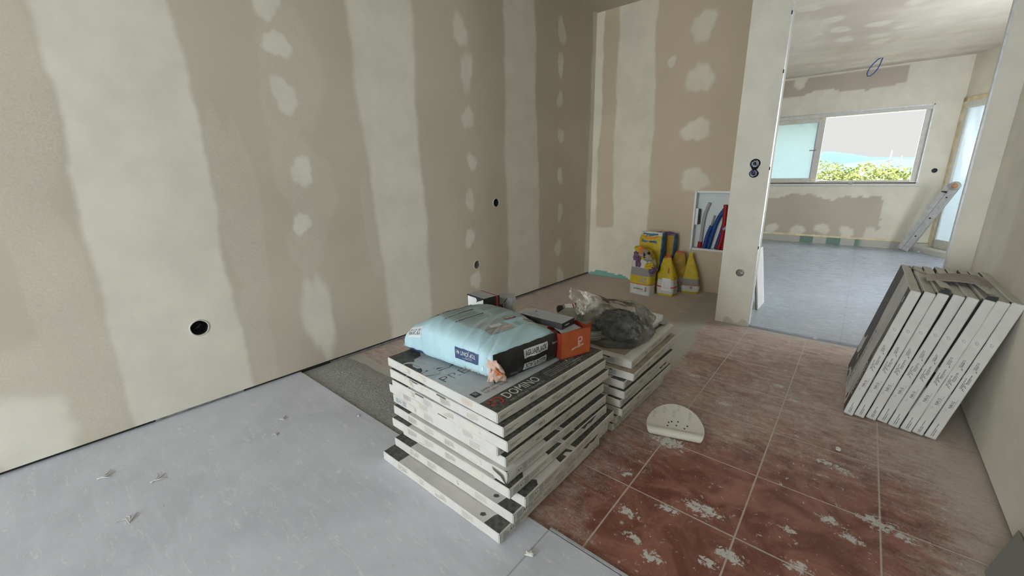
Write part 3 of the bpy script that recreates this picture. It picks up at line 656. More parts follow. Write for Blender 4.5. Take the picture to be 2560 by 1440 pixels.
mb = MB(); cup(mb, (-.576, PY, .376), (0, -1, 0), .026, .03, M_BOXPL); mb.box((-.572, PY - .002, .372), (-.556, PY + .02, .379), M_CARD, tf=None); mb.box((-.565, PY - .001, .38), (-.553, PY + .01, .395), M_GREYP)
tag(recess(mb.ob('socket_hole'), (-.576, PY, .376)), 'ragged pale socket hole low on the pillar by the doorway', 'socket hole')

# ------------------------------------------------------------ manifold cabinet with pipes
cab = tag(empty('manifold_cabinet', (-.95, 3.9, .388)), 'white metal manifold cabinet recessed in the brown wall behind the pillar', 'cabinet')
cx0, cx1, cz0, cz1, cd = -1.138, -.742, .388, .885, .065
M_CABIN = flat('cabinet_white', (.62, .66, .62, 1), .4)
mb = MB(); mb.quad([(cx0, 3.9 + cd, cz0), (cx1, 3.9 + cd, cz0), (cx1, 3.9 + cd, cz1), (cx0, 3.9 + cd, cz1)], M_CABIN)
for a, b in (((cx0, 3.895, cz0), (cx0 + .002, 3.9 + cd, cz1)), ((cx1 - .002, 3.895, cz0), (cx1, 3.9 + cd, cz1)), ((cx0, 3.895, cz0), (cx1, 3.9 + cd, cz0 + .002)), ((cx0, 3.895, cz1 - .002), (cx1, 3.9 + cd, cz1))): mb.box(a, b, M_CABIN)
def cch(mb, nm): o = mb.ob(nm); o.parent = cab; o.matrix_parent_inverse = Matrix.Translation(cab.location).inverted(); return o
cch(mb, 'cabinet_body')
mb = MB(); g_ = .012
for a, b in (((cx0 - g_, 3.893, cz0 - g_), (cx0 + .004, 3.899, cz1 + g_)), ((cx0, 3.893, cz1 - .004), (cx1, 3.899, cz1 + g_)), ((cx0, 3.893, cz0 - g_), (cx1, 3.899, cz0 + .004))): mb.box(a, b, M_WHITE)
cch(mb, 'cabinet_rim')
mb = MB(); mb.box((cx0 + .004, 3.905, .60), (cx0 + .028, 3.935, .745), M_WHITE, bev=.004); mb.box((cx0 + .028, 3.91, .605), (cx0 + .04, 3.935, .74), M_BLACK); cch(mb, 'bracket')
M_PBLUE = flat('blue_conduit', (.018, .06, .24, 1), .45, 0, .1); M_PRED = flat('red_conduit', (.33, .018, .018, 1), .45, 0, .1); M_PGREY = flat('grey_pipe', (.36, .36, .35, 1), .45); M_PVIO = flat('violet_blue_conduit', (.05, .055, .20, 1), .5)
def npx(u, v, y=3.93): # cabinet sketch coordinates
    return (-1.132 + (u - 355 + (v - 170) / 1030 * 140) / 790 * .338 - .004, y, max(cz0 + .004, cz0 + (1200 - v) / 1030 * .490))
def pipe(pts, r_, mat, lab, y=3.93, rip=.0, inner=None):
    from mathutils import Vector as V_
    P_ = [Vector(npx(a, b, y)) for a, b in pts]; out_ = []
    for i in range(len(P_) - 1):
        p0 = P_[max(0, i - 1)]; p1, p2 = P_[i], P_[i + 1]; p3 = P_[min(len(P_) - 1, i + 2)]
        nn = 10 if rip else 6
        for k in range(nn):
            t = k / nn; out_.append(.5 * ((2 * p1) + (-p0 + p2) * t + (2 * p0 - 5 * p1 + 4 * p2 - p3) * t * t + (-p0 + 3 * p1 - 3 * p2 + p3) * t ** 3))
    out_.append(P_[-1]); mb = MB(); mb.tube(out_, r_, mat, 14, True, ripple=rip)
    o = recess(mb.ob('corrugated_pipe' if rip else 'plain_pipe'), out_[0]); tag(o, lab, 'pipe', 'pipes in the manifold cabinet')
    if inner:
        m2_ = MB(); m2_.tube([Vector(npx(a, b, y)) for a, b in inner], .0075, M_PGREY, 10); o2 = m2_.ob('inner_pipe'); o2.parent = o; o2.matrix_parent_inverse = Matrix.Translation(o.location).inverted(); o2['label'] = 'grey inner pipe poking out'
    return o
G = 3.94
pipe([(375, 1085), (420, 800), (480, 550), (575, 345)], .0125, M_PGREY, 'tall plain grey pipe, leftmost in the cabinet beside the bracket', 3.945)
pipe([(345, 1190), (365, 1080)], .019, M_PRED, 'short red conduit stub at the foot of the leftmost grey pipe', 3.945, .04)
pipe([(445, 1190), (510, 960), (600, 765)], .0155, M_PBLUE, 'shorter blue conduit with a grey pipe poking out of its top', 3.94, .035, [(590, 800), (625, 680), (662, 575)])
pipe([(525, 1195), (640, 850), (740, 620), (870, 440)], .0165, M_PBLUE, 'long blue conduit bending right towards the red ones', 3.935, .035)
pipe([(660, 1205), (770, 900), (870, 620), (1000, 390), (1040, 370)], .0165, M_PVIO, 'violet blue conduit behind the two middle red ones', 3.955, .035, [(880, 470), (940, 370), (985, 335)])
pipe([(720, 1215), (810, 950), (850, 700), (885, 370)], .0165, M_PRED, 'red conduit with its open end furthest left of the reds', 3.925, .035)
pipe([(800, 1215), (870, 930), (930, 700), (1010, 390)], .0170, M_PRED, 'red conduit second from the left of the reds', 3.935, .035)
pipe([(880, 1225), (960, 950), (1020, 700), (1100, 450)], .0165, M_PRED, 'red conduit reaching behind the pillar edge', 3.945, .035)
pipe([(960, 1225), (1020, 950), (1100, 650)], .0165, M_PRED, 'rightmost red conduit, partly hidden by the pillar', 3.93, .035)
pipe([(840, 1205), (1000, 800), (1090, 410), (1130, 400)], .0165, M_PVIO, 'dark blue conduit seen between the right red ones', 3.955, .035)
pipe([(840, 815), (960, 720), (1060, 600), (1110, 440)], .0115, M_PGREY, 'curved grey pipe crossing in front of the red conduits', 3.906)

# ------------------------------------------------------------ cartons of tiles
def carton(seed, h, var, sx=.60, sy=.60, prints='full', torn=False):
    """one sealed tile carton; origin at the centre of its base"""
    r_ = random.Random(seed); mb = MB(); X, Y = sx / 2, sy / 2
    def dsp(p):
        x, y, z = p
        e = .0010 + .0018 * (noise.noise((x * 7 + seed, y * 7, z * 9)) + .6 * noise.noise((x * 19, y * 19 + seed, z * 20)))
        e = max(0, e); zz = z - (e * 1.1 if z > h * .5 else 0)
        fx = 1 - e * 1.2 / X if abs(x) > X * .98 else 1; fy = 1 - e * 1.2 / Y if abs(y) > Y * .98 else 1
        if torn and x > X - .05 and y < -Y + .05 and z > h * .4: zz += .004
        return (x * fx, y * fy, zz)
    top = {'full': M_CARDT, 'white': M_CARDW, 'tan': M_CARDTAN, 'lean': M_CARDW}[var]
    N = 14; bz = .0025
    def F(o_, du_, dv_, nu, nv, mat):
        mb.sheet(lambda a, b: dsp(tuple(o_[i] + du_[i] * a + dv_[i] * b for i in range(3))), nu, nv, mat, False)
    b_ = .0022
    F((-X + b_, -Y + b_, h), (sx - 2 * b_, 0, 0), (0, sy - 2 * b_, 0), N, N, top)
    F((-X + b_, -Y + b_, 0), (0, sy - 2 * b_, 0), (sx - 2 * b_, 0, 0), 2, 2, M_CARD)
    for (ox, oy, dx, dy, L) in ((-X + b_, -Y, 1, 0, sx - 2 * b_), (X, -Y + b_, 0, 1, sy - 2 * b_), (X - b_, Y, -1, 0, sx - 2 * b_), (-X, Y - b_, 0, -1, sy - 2 * b_)):
        mat = M_KRAFT if (var == 'kraft' and dy == 0) else M_CARD
        F((ox, oy, b_), (dx * L, dy * L, 0), (0, 0, h - 2 * b_), N, 2, mat)
        nx, ny = dy, -dx    # outward normal
        F((ox, oy, h - b_), (dx * L, dy * L, 0), (-nx * b_, -ny * b_, b_), N, 1, mat)   # softened top edge
        F((ox, oy, b_), (dx * L, dy * L, 0), (-nx * b_, -ny * b_, -b_), N, 1, mat)
    for cx_, cy_ in ((-1, -1), (1, -1), (1, 1), (-1, 1)):   # corner strips
        a = (cx_ * X, cy_ * (Y - b_)); c_ = (cx_ * (X - b_), cy_ * Y)
        q = [dsp((a[0], a[1], b_)), dsp((c_[0], c_[1], b_)), dsp((c_[0], c_[1], h - b_)), dsp((a[0], a[1], h - b_))]
        mb.quad(q if cx_ * cy_ < 0 else q[::-1], M_CARD)
    # printed faces. top: u along +y from the front, v towards -x
    eps = .0005
    T = lambda u, v: (lambda p: (p[0], p[1], p[2] + eps))(dsp((X - v, -Y + u, h)))
    E_ = lambda u, v: (lambda p: (p[0] + eps, p[1], p[2]))(dsp((X, -Y + u, v)))       # right end, u along +y, v up
    Fr = lambda u, v: (lambda p: (p[0], p[1] - eps, p[2]))(dsp((-X + u, -Y, v)))       # front, u along +x
    s_ = h / .037
    if var == 'full':
        rect(mb, M_DUSTBLK, T, .003, .003, sy - .003, .079, 16, 2)
        if prints == 'full':
            text(mb, 'DOMINO', M_WP, lambda u, v: (lambda p: (p[0], p[1], p[2] + .0012))(T(u, v)), .083, .033, .036, .165, 0)
            text(mb, 'INDUSTRIAS CERAMICAS', M_GREYP, lambda u, v: (lambda p: (p[0], p[1], p[2] + .0012))(T(u, v)), .078, .015, .010, .172)
            up2 = lambda u, v: (lambda p: (p[0], p[1], p[2] + .0012))(T(u, v))
            for a, b in ((.022, .060), (.038, .066), (.022, .040), (.040, .048)): poly(mb, M_REDP, up2, [(a - .007, b), (a, b + .007), (a + .007, b), (a, b - .007)])
            stroke(mb, M_REDP, up2, [(.047, .066), (.062, .066), (.066, .058), (.066, .040), (.060, .032), (.046, .032)], [.007, .007, .007, .007, .007, .007])
            para(mb, M_GREYP, up2, .285, .052, .20, 4, .0095, .0022, r_)
            rect(mb, M_WP, up2, .535, .038, .56, .050)
            for a, b in ((.40, .02), (.43, .03)): rect(mb, M_GREYP, up2, a, b, a + .07, b + .0025)
            poly(mb, M_BLACK, T, [(.018, .113), (.046, .113), (.046, .144), (.018, .144)])
            for q in ([(.024, .136), (.040, .136)], [(.028, .120), (.028, .136)], [(.036, .120), (.036, .137)], [(.028, .128), (.036, .128)]):
                stroke(mb, M_CARDT, up2, q, [.0025, .0025])
            text(mb, 'pasta blanca', M_INK, T, .060, .128, .0135, .092); text(mb, 'full color body', M_INK, T, .060, .108, .0135, .104)
            text(mb, 'PREMIUM', M_INK, T, .022, .268, .042, .30, -.018); text(mb, 'CERAMICS', M_INK, T, .022, .225, .02, .21, -.018) if False else None
        # black swash with curls
        poly(mb, M_DUSTBLK, T, [(.003, .352), (.10, .352), (.16, .345), (.28, .345), (.40, .36), (.597, .37), (.597, .597), (.003, .597), (.003, .545)])
        up3 = lambda u, v: (lambda p: (p[0], p[1], p[2] + .0012))(T(u, v))
        def arc(cx_, cy_, rx, ry, a0, a1, n_=18): return [(cx_ + rx * math.cos(a0 + (a1 - a0) * k / n_), cy_ + ry * math.sin(a0 + (a1 - a0) * k / n_)) for k in range(n_ + 1)]
        A_ = arc(.008, .44, .034, .055, math.pi / 2 + .2, -math.pi / 2 - .2); stroke(mb, M_CARDT, up3, A_, [.004 + .017 * math.sin(math.pi * k / (len(A_) - 1)) for k in range(len(A_))])
        B_ = arc(.055, .392, .016, .02, math.pi * 1.9, math.pi * .6, 10) + arc(.052, .372, .04, .03, math.pi, math.pi * 1.5, 8)[::-1] + [(.10, .352), (.13, .365), (.14, .385), (.128, .395)]
        stroke(mb, M_CARDT, up3, B_, [.003 + .011 * math.sin(math.pi * k / (len(B_) - 1)) ** .6 for k in range(len(B_))])
        poly(mb, M_CARDT, up3, [(.003, .352), (.06, .352), (.045, .375), (.028, .382), (.003, .378)])
    if var in ('white', 'lean'):
        rect(mb, M_DUSTBLK, T, .003, .50, .06 if prints != 'lean' else .597, .597, 3, 3)
        poly(mb, M_DUSTBLK, T, [(.003, .003), (.07, .003), (.085, .02), (.07, .045), (.045, .06), (.003, .066)]); poly(mb, M_DUSTBLK, T, [(.02, .085), (.03, .08), (.035, .09), (.027, .10), (.018, .096)])
        rect(mb, M_DUSTBLK, T, .30, .003, .597, .03, 6, 1); poly(mb, M_DUSTBLK, T, [(.2, .003), (.28, .003), (.27, .035), (.24, .05), (.21, .03)])
    if var == 'lean':
        pass
    # side printing
    def icons(u, v, k=1.0):
        for dv in (0, .011): stroke(mb, M_INK, E_, [(u, v + dv * s_), (u + .004, v + .004 + dv * s_), (u + .008, v + dv * s_)], [.0016] * 3)
    if var in ('full', 'lean', 'tan'):
        ik = M_INK
        para(mb, ik, E_, .012, .020 * s_, .062, 2, .006, .0018, r_)
        text(mb, 'NR15', ik, E_, .150, .0145 * s_, .0105 * s_, .031, .012); text(mb, 'Cal.', M_INKF, E_, .128, .024 * s_, .006); rect(mb, M_INKF, E_, .148, .0105 * s_, .195, .012 * s_)
        rect(mb, M_INKF, E_, .186, .018 * s_, .192, .0195 * s_)
        for a in (.232, .247): stroke(mb, ik, E_, [(a, .012 * s_), (a + .004, .02 * s_), (a + .009, .017 * s_)], [.002] * 3)
        para(mb, M_INK, E_, .238, .027 * s_, .05, 2, .004, .0016, r_); para(mb, M_INK, E_, .262, .019 * s_, .045, 3, .0035, .0013, r_)
        stroke(mb, ik, E_, [(.315, .010 * s_), (.322, .015 * s_)], [.002, .002]); para(mb, M_INK, E_, .325, .024 * s_, .035, 3, .004, .0014, r_)
        stroke(mb, M_INKF, E_, [(.425, .014 * s_), (.433, .014 * s_), (.433, .022 * s_), (.425, .022 * s_), (.425, .014 * s_)], [.0016] * 5); stroke(mb, M_INKF, E_, [(.427, .022 * s_), (.434, .027 * s_), (.437, .018 * s_)], [.0014] * 3)
    else:
        rect(mb, M_GREYP, E_, .018, .006 * s_, .095, .031 * s_); rect(mb, M_CARD, lambda u, v: (lambda p: (p[0] + .0003, p[1], p[2]))(E_(u, v)), .044, .008 * s_, .072, .029 * s_)
        text(mb, 'A+', M_INK, lambda u, v: (lambda p: (p[0] + .0006, p[1], p[2]))(E_(u, v)), .046, .013 * s_, .012 * s_, .022, .015); para(mb, M_INK, E_, .10, .026 * s_, .09, 3, .006, .0014, r_)
        for u0 in (.22, .30, .36): para(mb, M_INKF, E_, u0, .026 * s_, .05, 4, .005, .0015, r_)
        poly(mb, M_DUSTBLK, E_, [(.40, .034 * s_), (.52, .034 * s_), (.48, .02 * s_), (.45, .026 * s_), (.43, .016 * s_)]) if seed % 2 else None
        for a in (.52, .545, .57): stroke(mb, M_INK, E_, [(a, .011 * s_), (a + .006, .018 * s_), (a + .01, .012 * s_), (a, .011 * s_)], [.002] * 4)
        rect(mb, M_INKF, E_, .24, .008 * s_, .30, .0105 * s_)
    for k in range(2):
        a = r_.uniform(.12, .2) + k * .12; rect(mb, M_DUSTBLK, Fr, a, h - .006, a + .05, h - .0012) if (var == 'full' and r_.random() < .8 and prints != 'full') else None
    for k, u0 in enumerate((.10, .20, .31, .44)):
        if r_.random() < .93:
            rect(mb, M_BEIGEP, lambda u, v: (lambda p: (p[0], p[1] + .0002, p[2]))(Fr(u, v)), u0 - .01, .003, u0 + .05, h - .004)
            para(mb, M_INKR if k == 3 and prints == 'full' else M_INK if k % 2 == 0 else M_INKF, Fr, u0, .028 * s_, .055, 5, .0047 * s_, .0013, r_)
    if prints == 'label':
        rect(mb, M_GREYP, Fr, .02, .008, .09, .030); rect(mb, M_CARD, lambda u, v: (lambda p: (p[0], p[1] - .0003, p[2]))(Fr(u, v)), .04, .010, .068, .028); text(mb, 'A+', M_INK, lambda u, v: (lambda p: (p[0], p[1] - .0006, p[2]))(Fr(u, v)), .042, .014, .011, .02, .015)
    if var == 'tan':
        rect(mb, M_GREYP, Fr, sx - .15, .008, sx - .08, .031); text(mb, 'A+', M_WP, lambda u, v: (lambda p: (p[0], p[1] - .0003, p[2]))(Fr(u, v)), sx - .125, .012, .013, .025, .02); rect(mb, M_BLACK, Fr, sx - .15, .028, sx - .10, .033)
    # glued seam lines by the corners
    rect(mb, M_INKF, Fr, sx - .0035, .002, sx - .0025, h - .002); rect(mb, M_INKF, E_, .004, .002, .005, h - .002)
    return mb
def put(mb, name, mat_world, label, cat, group):
    o = mb.ob(name); o.matrix_world = mat_world; return tag(o, label, cat, group)
HA = .037
SA = [ # level from the top: front-right corner x, y, rotation (deg), variant, prints
    (-.721, .776, -2.6, 'full', 'full'), (-.697, .774, -1.7, 'full', 'side'), (-.678, .769, -1.4, 'full', 'side'), (-.721, .772, -2.4, 'full', 'side'), (-.700, .784, -1.2, 'full', 'label'),
    (-.682, .768, -1.4, 'white', 'side'), (-.663, .757, -.4, 'white', 'side'), (-.632, .792, 1.0, 'white', 'side'), (-.645, .750, 0, 'white', 'side'), (-.655, .698, -.3, 'white', 'side')]
names_top = ['topmost tile carton of the front stack, printed lid under the blue sack', 'second tile carton from the top of the front stack', 'third tile carton from the top of the front stack', 'fourth tile carton from the top of the front stack, set back at the corner', 'fifth tile carton down in the front stack', 'sixth tile carton down in the front stack with a torn open corner', 'seventh tile carton down in the front stack, plain white lid edge', 'third tile carton from the bottom of the front stack', 'second tile carton from the bottom of the front stack, dark left corner', 'bottom tile carton of the front stack standing on the grey floor']
for i, (x, y, a, var, pr) in enumerate(SA):
    z = .0115 + HA * (9 - i); ra = math.radians(a)
    c_ = Vector((x, y, z)) + Matrix.Rotation(ra, 3, 'Z') @ Vector((-.30, .30, 0))
    mb = carton(11 + i, HA - .0006, var, prints=pr, torn=(i == 5))
    o = put(mb, 'tile_carton', Matrix.Translation(c_) @ Matrix.Rotation(ra, 4, 'Z'), names_top[i], 'box', 'tile cartons in the front stack')
    if i == 5:
        fb = MB(); fb.quad([(.30, -.30, .002), (.30, -.26, .002), (.306, -.262, .046), (.304, -.292, .050)], M_CARD); fb.quad([(.296, -.303, .002), (.25, -.303, .002), (.235, -.306, .034), (.285, -.312, .030)], M_CARD); fb.quad([(.2995, -.3025, .004), (.2995, -.285, .004), (.3005, -.29, .034)], M_BLACK)
        f_ = fb.ob('torn_flap', o)
HB = .036
SB = [(-.638, 1.529, 0), (-.611, 1.495, 1), (-.641, 1.47, 0), (-.630, 1.455, 1), (-.639, 1.441, 0), (-.629, 1.438, 1), (-.647, 1.426, 0), (-.659, 1.418, 0)]
lb_ = ['topmost tile carton of the rear stack with tan dusty lid under the plastic bag', 'second tile carton from the top of the rear stack', 'third tile carton from the top of the rear stack', 'fourth tile carton from the top of the rear stack with a black lid edge', 'fifth tile carton down in the rear stack', 'third tile carton from the bottom of the rear stack with a black lid edge', 'second tile carton from the bottom of the rear stack', 'bottom tile carton of the rear stack standing on the red tiles']
for i, (x, y, v_) in enumerate(SB):
    z = HB * (7 - i) + .0005; ra = math.radians((1.5, 1.2, -.5, -.8, -1, -.6, .2, -1.2)[i])
    c_ = Vector((x, y, z)) + Matrix.Rotation(ra, 3, 'Z') @ Vector((-.30, .278, 0))
    mb = carton(41 + i, HB - .0006, 'tan' if i < 2 else ('full' if v_ else 'white'), sy=.556, prints='side')
    o = put(mb, 'tile_carton', Matrix.Translation(c_) @ Matrix.Rotation(ra, 4, 'Z'), lb_[i], 'box', 'tile cartons in the rear stack')
    if i == 0:
        rm = MB(); rm.sheet(lambda a, b: (.30 - .05 * a, -.27 + .53 * b, HB + .0005 + .006 * math.sin(math.pi * a)), 6, 12, M_CARD); rm.sheet(lambda a, b: (-.30 + .60 * a, -.278 + .04 * b, HB + .0005 + .004 * math.sin(math.pi * b)), 12, 4, M_CARD); r2 = rm.ob('lid_rim', o)
        fl = MB(); fl.box((-.02, .20, HB + .006), (.27, .285, HB + .009), M_GREYP, tf=lambda p: Vector((p.x, p.y, p.z + (p.x + .02) * .03)), bev=.001); fl.ob('lid_flap', o)
# leaning cartons by the right wall
labs = ['leftmost leaning tile carton, its printed lid facing the doorway', 'second leaning tile carton from the doorway side', 'third leaning tile carton from the doorway side with a lifted end flap', 'fourth leaning tile carton from the doorway side', 'fourth leaning tile carton counted from the right wall', 'third leaning tile carton from the right wall with a lifted end flap', 'second leaning tile carton from the right wall', 'leaning tile carton closest to the right wall']
lx = [.113, .151, .190, .227, .263, .300, .335, .373]; ly = [2.178, 2.184, 2.19, 2.192, 2.18, 2.172, 2.168, 2.166]; lt_ = [11.3, 11.6, 11.3, 11.8, 11.6, 12.0, 11.6, 11.3]
HL = .0345
for i in range(8):
    t = math.radians(lt_[i]); st, ct = math.sin(t), math.cos(t)
    Mx = Matrix(((0, st, -ct, 0), (-1, 0, 0, 0), (0, ct, st, 0), (0, 0, 0, 1)))
    # local corner (+.3, -.3, 0) sits at (lx, ly, 0)
    base = Vector((lx[i], ly[i], .001)) - (Mx.to_3x3() @ Vector((.30, -.30, 0)))
    mb = carton(71 + i, HL, 'lean' if i else 'full', prints='full' if i == 0 else 'lean')
    if i == 0:
        # its lid is the light side with a torn strip along the edge
        Tt = lambda u, v: (.30 - v, -.30 + u, HL + .0012)
        mb.mats[mb.mats.index(M_CARDT)] = M_CARDW
        stroke(mb, M_KRAFT, Tt, [(.12, .004), (.30, .010), (.46, .012)], [.006, .014, .010]); stroke(mb, M_BLACK, Tt, [(.12, .006), (.145, .02), (.13, .028)], [.012, .018, .004]); stroke(mb, M_BLACK, Tt, [(.36, .004), (.40, .012)], [.012, .01])
        stroke(mb, M_INK, Tt, [(.30, .16), (.32, .175), (.44, .175)], [.003, .003, .003])
    o = put(mb, 'tile_carton', Matrix.Translation(base) @ Mx, labs[i], 'box', 'tile cartons leaning by the right wall')
    if i in (2, 5):
        fb = MB(); fb.sheet(lambda a, b: (.297 - .36 * b * (1 if i == 2 else .8), .3 + .006 + .014 * (1 - b) + .002 * math.sin(a * 3), -.002 + (HL + .003) * a), 3, 8, M_CARD, False); fb.quad([(.298, .3005, 0.001), (.298, .3005, HL - .001), (.297, .313, HL - .004), (.297, .318, .004)], M_BLACK); fb.ob('end_flap', o)
mb = MB()
def sheetp(u, v):
    x = .255 + .20 * u; y = 2.50 - .14 * v + .05 * u - .03 * u * v; z = .603 + .010 * math.sin(u * 3.1) + .008 * math.sin(v * 3.1 + u) - .045 * max(0, u - .8) * 2
    return (x, y, z - .052 * v * 0)
mb.sheet(sheetp, 24, 12, flat('pinkish_paper', (.44, .38, .36, 1), .7, 0, .1))
for j in range(5): mb.sheet(lambda u, v: tuple(Vector(sheetp(.12 + .7 * u, .12 + j * .17 + .03 * v)) + Vector((0, 0, .0008))), 20, 1, M_INKF)
tag(mb.ob('paper_sheet'), 'curled pinkish instruction sheet lying across the tops of the leaning cartons', 'paper')
mb = MB(); mb.tube([(.22, 2.70, .60), (.25, 2.62, .592), (.27, 2.56, .596), (.30, 2.50, .590)], .003, M_KRAFT, 6); tag(mb.ob('cardboard_strip'), 'thin loose cardboard strip sticking up among the leaning carton tops', 'cardboard strip')
# dark board in the near right corner
P0 = Vector((.412, 1.456, .001)); P1 = Vector((.482, 1.595, .075)); d_ = (P1 - P0).normalized(); e_ = Vector((0.03, -1, 0)).normalized(); nn = d_.cross(e_).normalized()
if nn.x > 0: nn = -nn
pts = [P0, P0 + e_ * .75, P0 + e_ * .75 + d_ * .17, P0 + d_ * .17]
mb = MB(); mb.add([tuple(p + nn * s_) for s_ in (.012, 0) for p in pts], [(0, 1, 2, 3), (7, 6, 5, 4), (0, 4, 5, 1), (1, 5, 6, 2), (2, 6, 7, 3), (3, 7, 4, 0)], flat('grey_board', (.20, .195, .175, 1), .8))
tag(mb.ob('board_offcut', recalc=True), 'dark grey board offcut leaning against the right wall in the near corner', 'board')

# ------------------------------------------------------------ big blue sack on the front stack
M_SKY = flat('sack_blue_paper', (.43, .62, .67, 1), .5, 0, .07, .35, 7)
M_NAVY = flat('sack_navy_print', (.045, .075, .155, 1), .5); M_SBLACK = flat('sack_black_print', (.022, .022, .022, 1), .33, 0, .2, .5)
M_SGREY = flat('sack_grey_panel', (.36, .46, .47, 1), .55); M_SWHITE = flat('sack_white_print', (.62, .65, .64, 1), .5); M_PEACH = flat('peach_paper', (.62, .42, .33, 1), .6, 0, .15); M_ORG = flat('orange_paper', (.70, .20, .06, 1), .6)
ZS = .383
CFR, CBR, CFL, CBL = Vector((-.848, .900)), Vector((-.798, 1.215)), Vector((-1.335, .878)), Vector((-1.315, 1.245))
def gnd(s_, t):
    # slight bow of the long sides
    p = CFL.lerp(CFR, s_).lerp(CBL.lerp(CBR, s_), t); bow = .012 * math.sin(math.pi * s_) * (2 * t - 1); return Vector((p.x, p.y + bow))
def hgt(s_):
    xs = [0, .05, .15, .3, .5, .7, .88, .97, 1]; hs = [.034, .086, .128, .157, .156, .146, .132, .117, .103]
    return float(np.interp(s_, xs, hs))
def crumple(P, k=1.0):
    x, y, z = P; w_ = noise.noise((x * 15, y * 3.2, z * 7)) * .0065 - abs(noise.noise((x * 24 + y * 7, y * 4, z * 9))) * .0075 + noise.noise((x * 46, y * 9, z * 12)) * .0022
    g_ = 0
    for c_, a_, am in ((-.93, -.12, .007), (-.985, -.05, .004), (-1.06, .1, .003), (-.90, -.25, .005)):
        d = x - (c_ + a_ * (y - .95) + .012 * math.sin(y * 22)); g_ -= am * math.exp(-(d / .0045) ** 2) * max(0, 1 - max(0, (y - .90)) / .22)
    return (w_ + g_) * k
def sack_pt(s_, ang):
    """closed surface: s along the length, ang around the section (0 = back edge, pi/2 = top, pi = front edge)"""
    c_, sn = math.cos(ang), math.sin(ang); p, q = .62, .60
    tt = .5 + .5 * math.copysign(abs(c_) ** p, c_); h = hgt(s_); e0 = min(1, s_ / .12) ** .5 * .14 + .86
    tt = .5 + (tt - .5) * e0
    z = h * .5 * (1 + math.copysign(abs(sn) ** (q if sn > 0 else .3), sn)); g = gnd(s_, tt)
    P = Vector((g.x, g.y, ZS + z)); k = crumple(P); k *= 1 if sn > -.5 else 0
    return Vector((P.x, P.y - (-c_) * k, P.z + max(0, sn) * k))
def on_top(s_, t, off=.0009):
    e0 = min(1, s_ / .12) ** .5 * .14 + .86; a = max(-1, min(1, (2 * t - 1) / e0)); c_ = math.copysign(abs(a) ** (1 / .62), a)
    p = sack_pt(s_, math.acos(max(-1, min(1, c_)))); return p + Vector((0, 0, off))
def on_front(s_, zf, off=.0012):
    a = 2 * zf - 1; sn = math.copysign(abs(a) ** (1 / .60 if a > 0 else 1 / .3), a); ang = math.pi - math.asin(max(-.99, min(.99, sn))); p = sack_pt(s_, ang); return p + Vector((0, -off, 0))
def on_end(t, zf, off=.0012):
    h = hgt(1.0); t_ = max(0, min(1, t)); p = gnd(1, t_); bulge = .013 * (1 - (2 * t_ - 1) ** 4) * (1 - abs(2 * zf - 1) ** 3); rz_ = noise.noise((t_ * 6, zf * 2.2, 9)) * .006 + noise.noise((t_ * 15, zf * 3, 4)) * .003
    return Vector((p.x + bulge + rz_ * .8 + off, p.y - .2 * (bulge + rz_), ZS + h * zf))
sack = tag(empty('filler_sack', (-1.07, 1.07, ZS)), 'large light blue sack of joint filler with black end lying on the front carton stack', 'sack')
def sch(mb, nm, rc=False): o = mb.ob(nm, recalc=rc); o.parent = sack; o.matrix_parent_inverse = Matrix.Translation(sack.location).inverted(); return o
mb = MB(); NU, NA = 150, 144
mb.sheet(lambda u, v: sack_pt(u, -v * 2 * math.pi), NU, NA, M_SKY)
mb.sheet(lambda u, v: on_end(u, v, 0), 60, 24, M_SBLACK)
# rounded join between the section and the black end
def join(u, v):
    ang = -u * 2 * math.pi; a = sack_pt(1, ang); t = .5 + .5 * math.copysign(abs(math.cos(ang)) ** .62, math.cos(ang)); zf = (a.z - ZS) / hgt(1); b = on_end(t, max(0, min(1, zf)), 0); return a.lerp(b, v)
mb.sheet(join, 144, 2, M_SBLACK)
mb.sheet(lambda u, v: sack_pt(0, -u * 2 * math.pi).lerp(Vector((-1.342, 1.07, ZS + .016)), v), 72, 3, M_SKY)
# printing on the upper side; t along +y, reading direction, s from the left end
def TP_(s0):
    return lambda t, s_: on_top(s_, t)
tp = lambda a, b: on_top(b, a); 
def tr_rect(mat, t0, s0, t1, s1, off=.0014, nu=60, nv=40): mb.sheet(lambda a, b: on_top(s0 + (s1 - s0) * b, t0 + (t1 - t0) * a, off), nu, nv, mat, True)
tr_rect(M_NAVY, .30, .175, .975, .245)
tr_rect(M_SGREY, .22, .255, .985, .70)
tr_rect(M_SWHITE, .25, .085, .97, .16)
up_ = lambda o_: (lambda u, v: on_top(1 - v, u, o_))
text(mb, 'AGUAPLACK', M_INK, up_(.0022), .27, .847, .052, .68, .02)
text(mb, 'TOP JOINT 4H', M_SWHITE, up_(.0022), .33, .765, .045, .62, .008)
pr = random.Random(4)
for k, (s0, s1) in enumerate(((.27, .36), (.385, .485), (.50, .61))):
    mb.sheet(lambda a, b: on_top(s0 + .012 * b, .24 + .34 * a, .0021), 36, 1, M_INK); mb.sheet(lambda a, b: on_top(s0 + .012 * b, .205 + .02 * a, .0016), 3, 1, M_INK)
    for j in range(8):
        s_ = s0 + .022 + j * .0105; mb.sheet(lambda a, b: on_top(s_ + .003 * b, .24 + .33 * pr.uniform(.9, 1) * a, .0021), 36, 1, M_INKF)
    for j in range(8):
        s_ = s0 + .008 + j * .0115; mb.sheet(lambda a, b: on_top(s_ + .003 * b, .62 + .34 * a, .0021), 36, 1, M_INKF)
tr_rect(M_GREYP, .26, .66, .58, .83, .0018); tr_rect(M_SWHITE, .36, .72, .52, .745, .0024, 6, 3); tr_rect(M_PEACH, .44, .78, .57, .80, .0024, 6, 3); tr_rect(M_INKF, .27, .75, .50, .765, .0024, 8, 2)
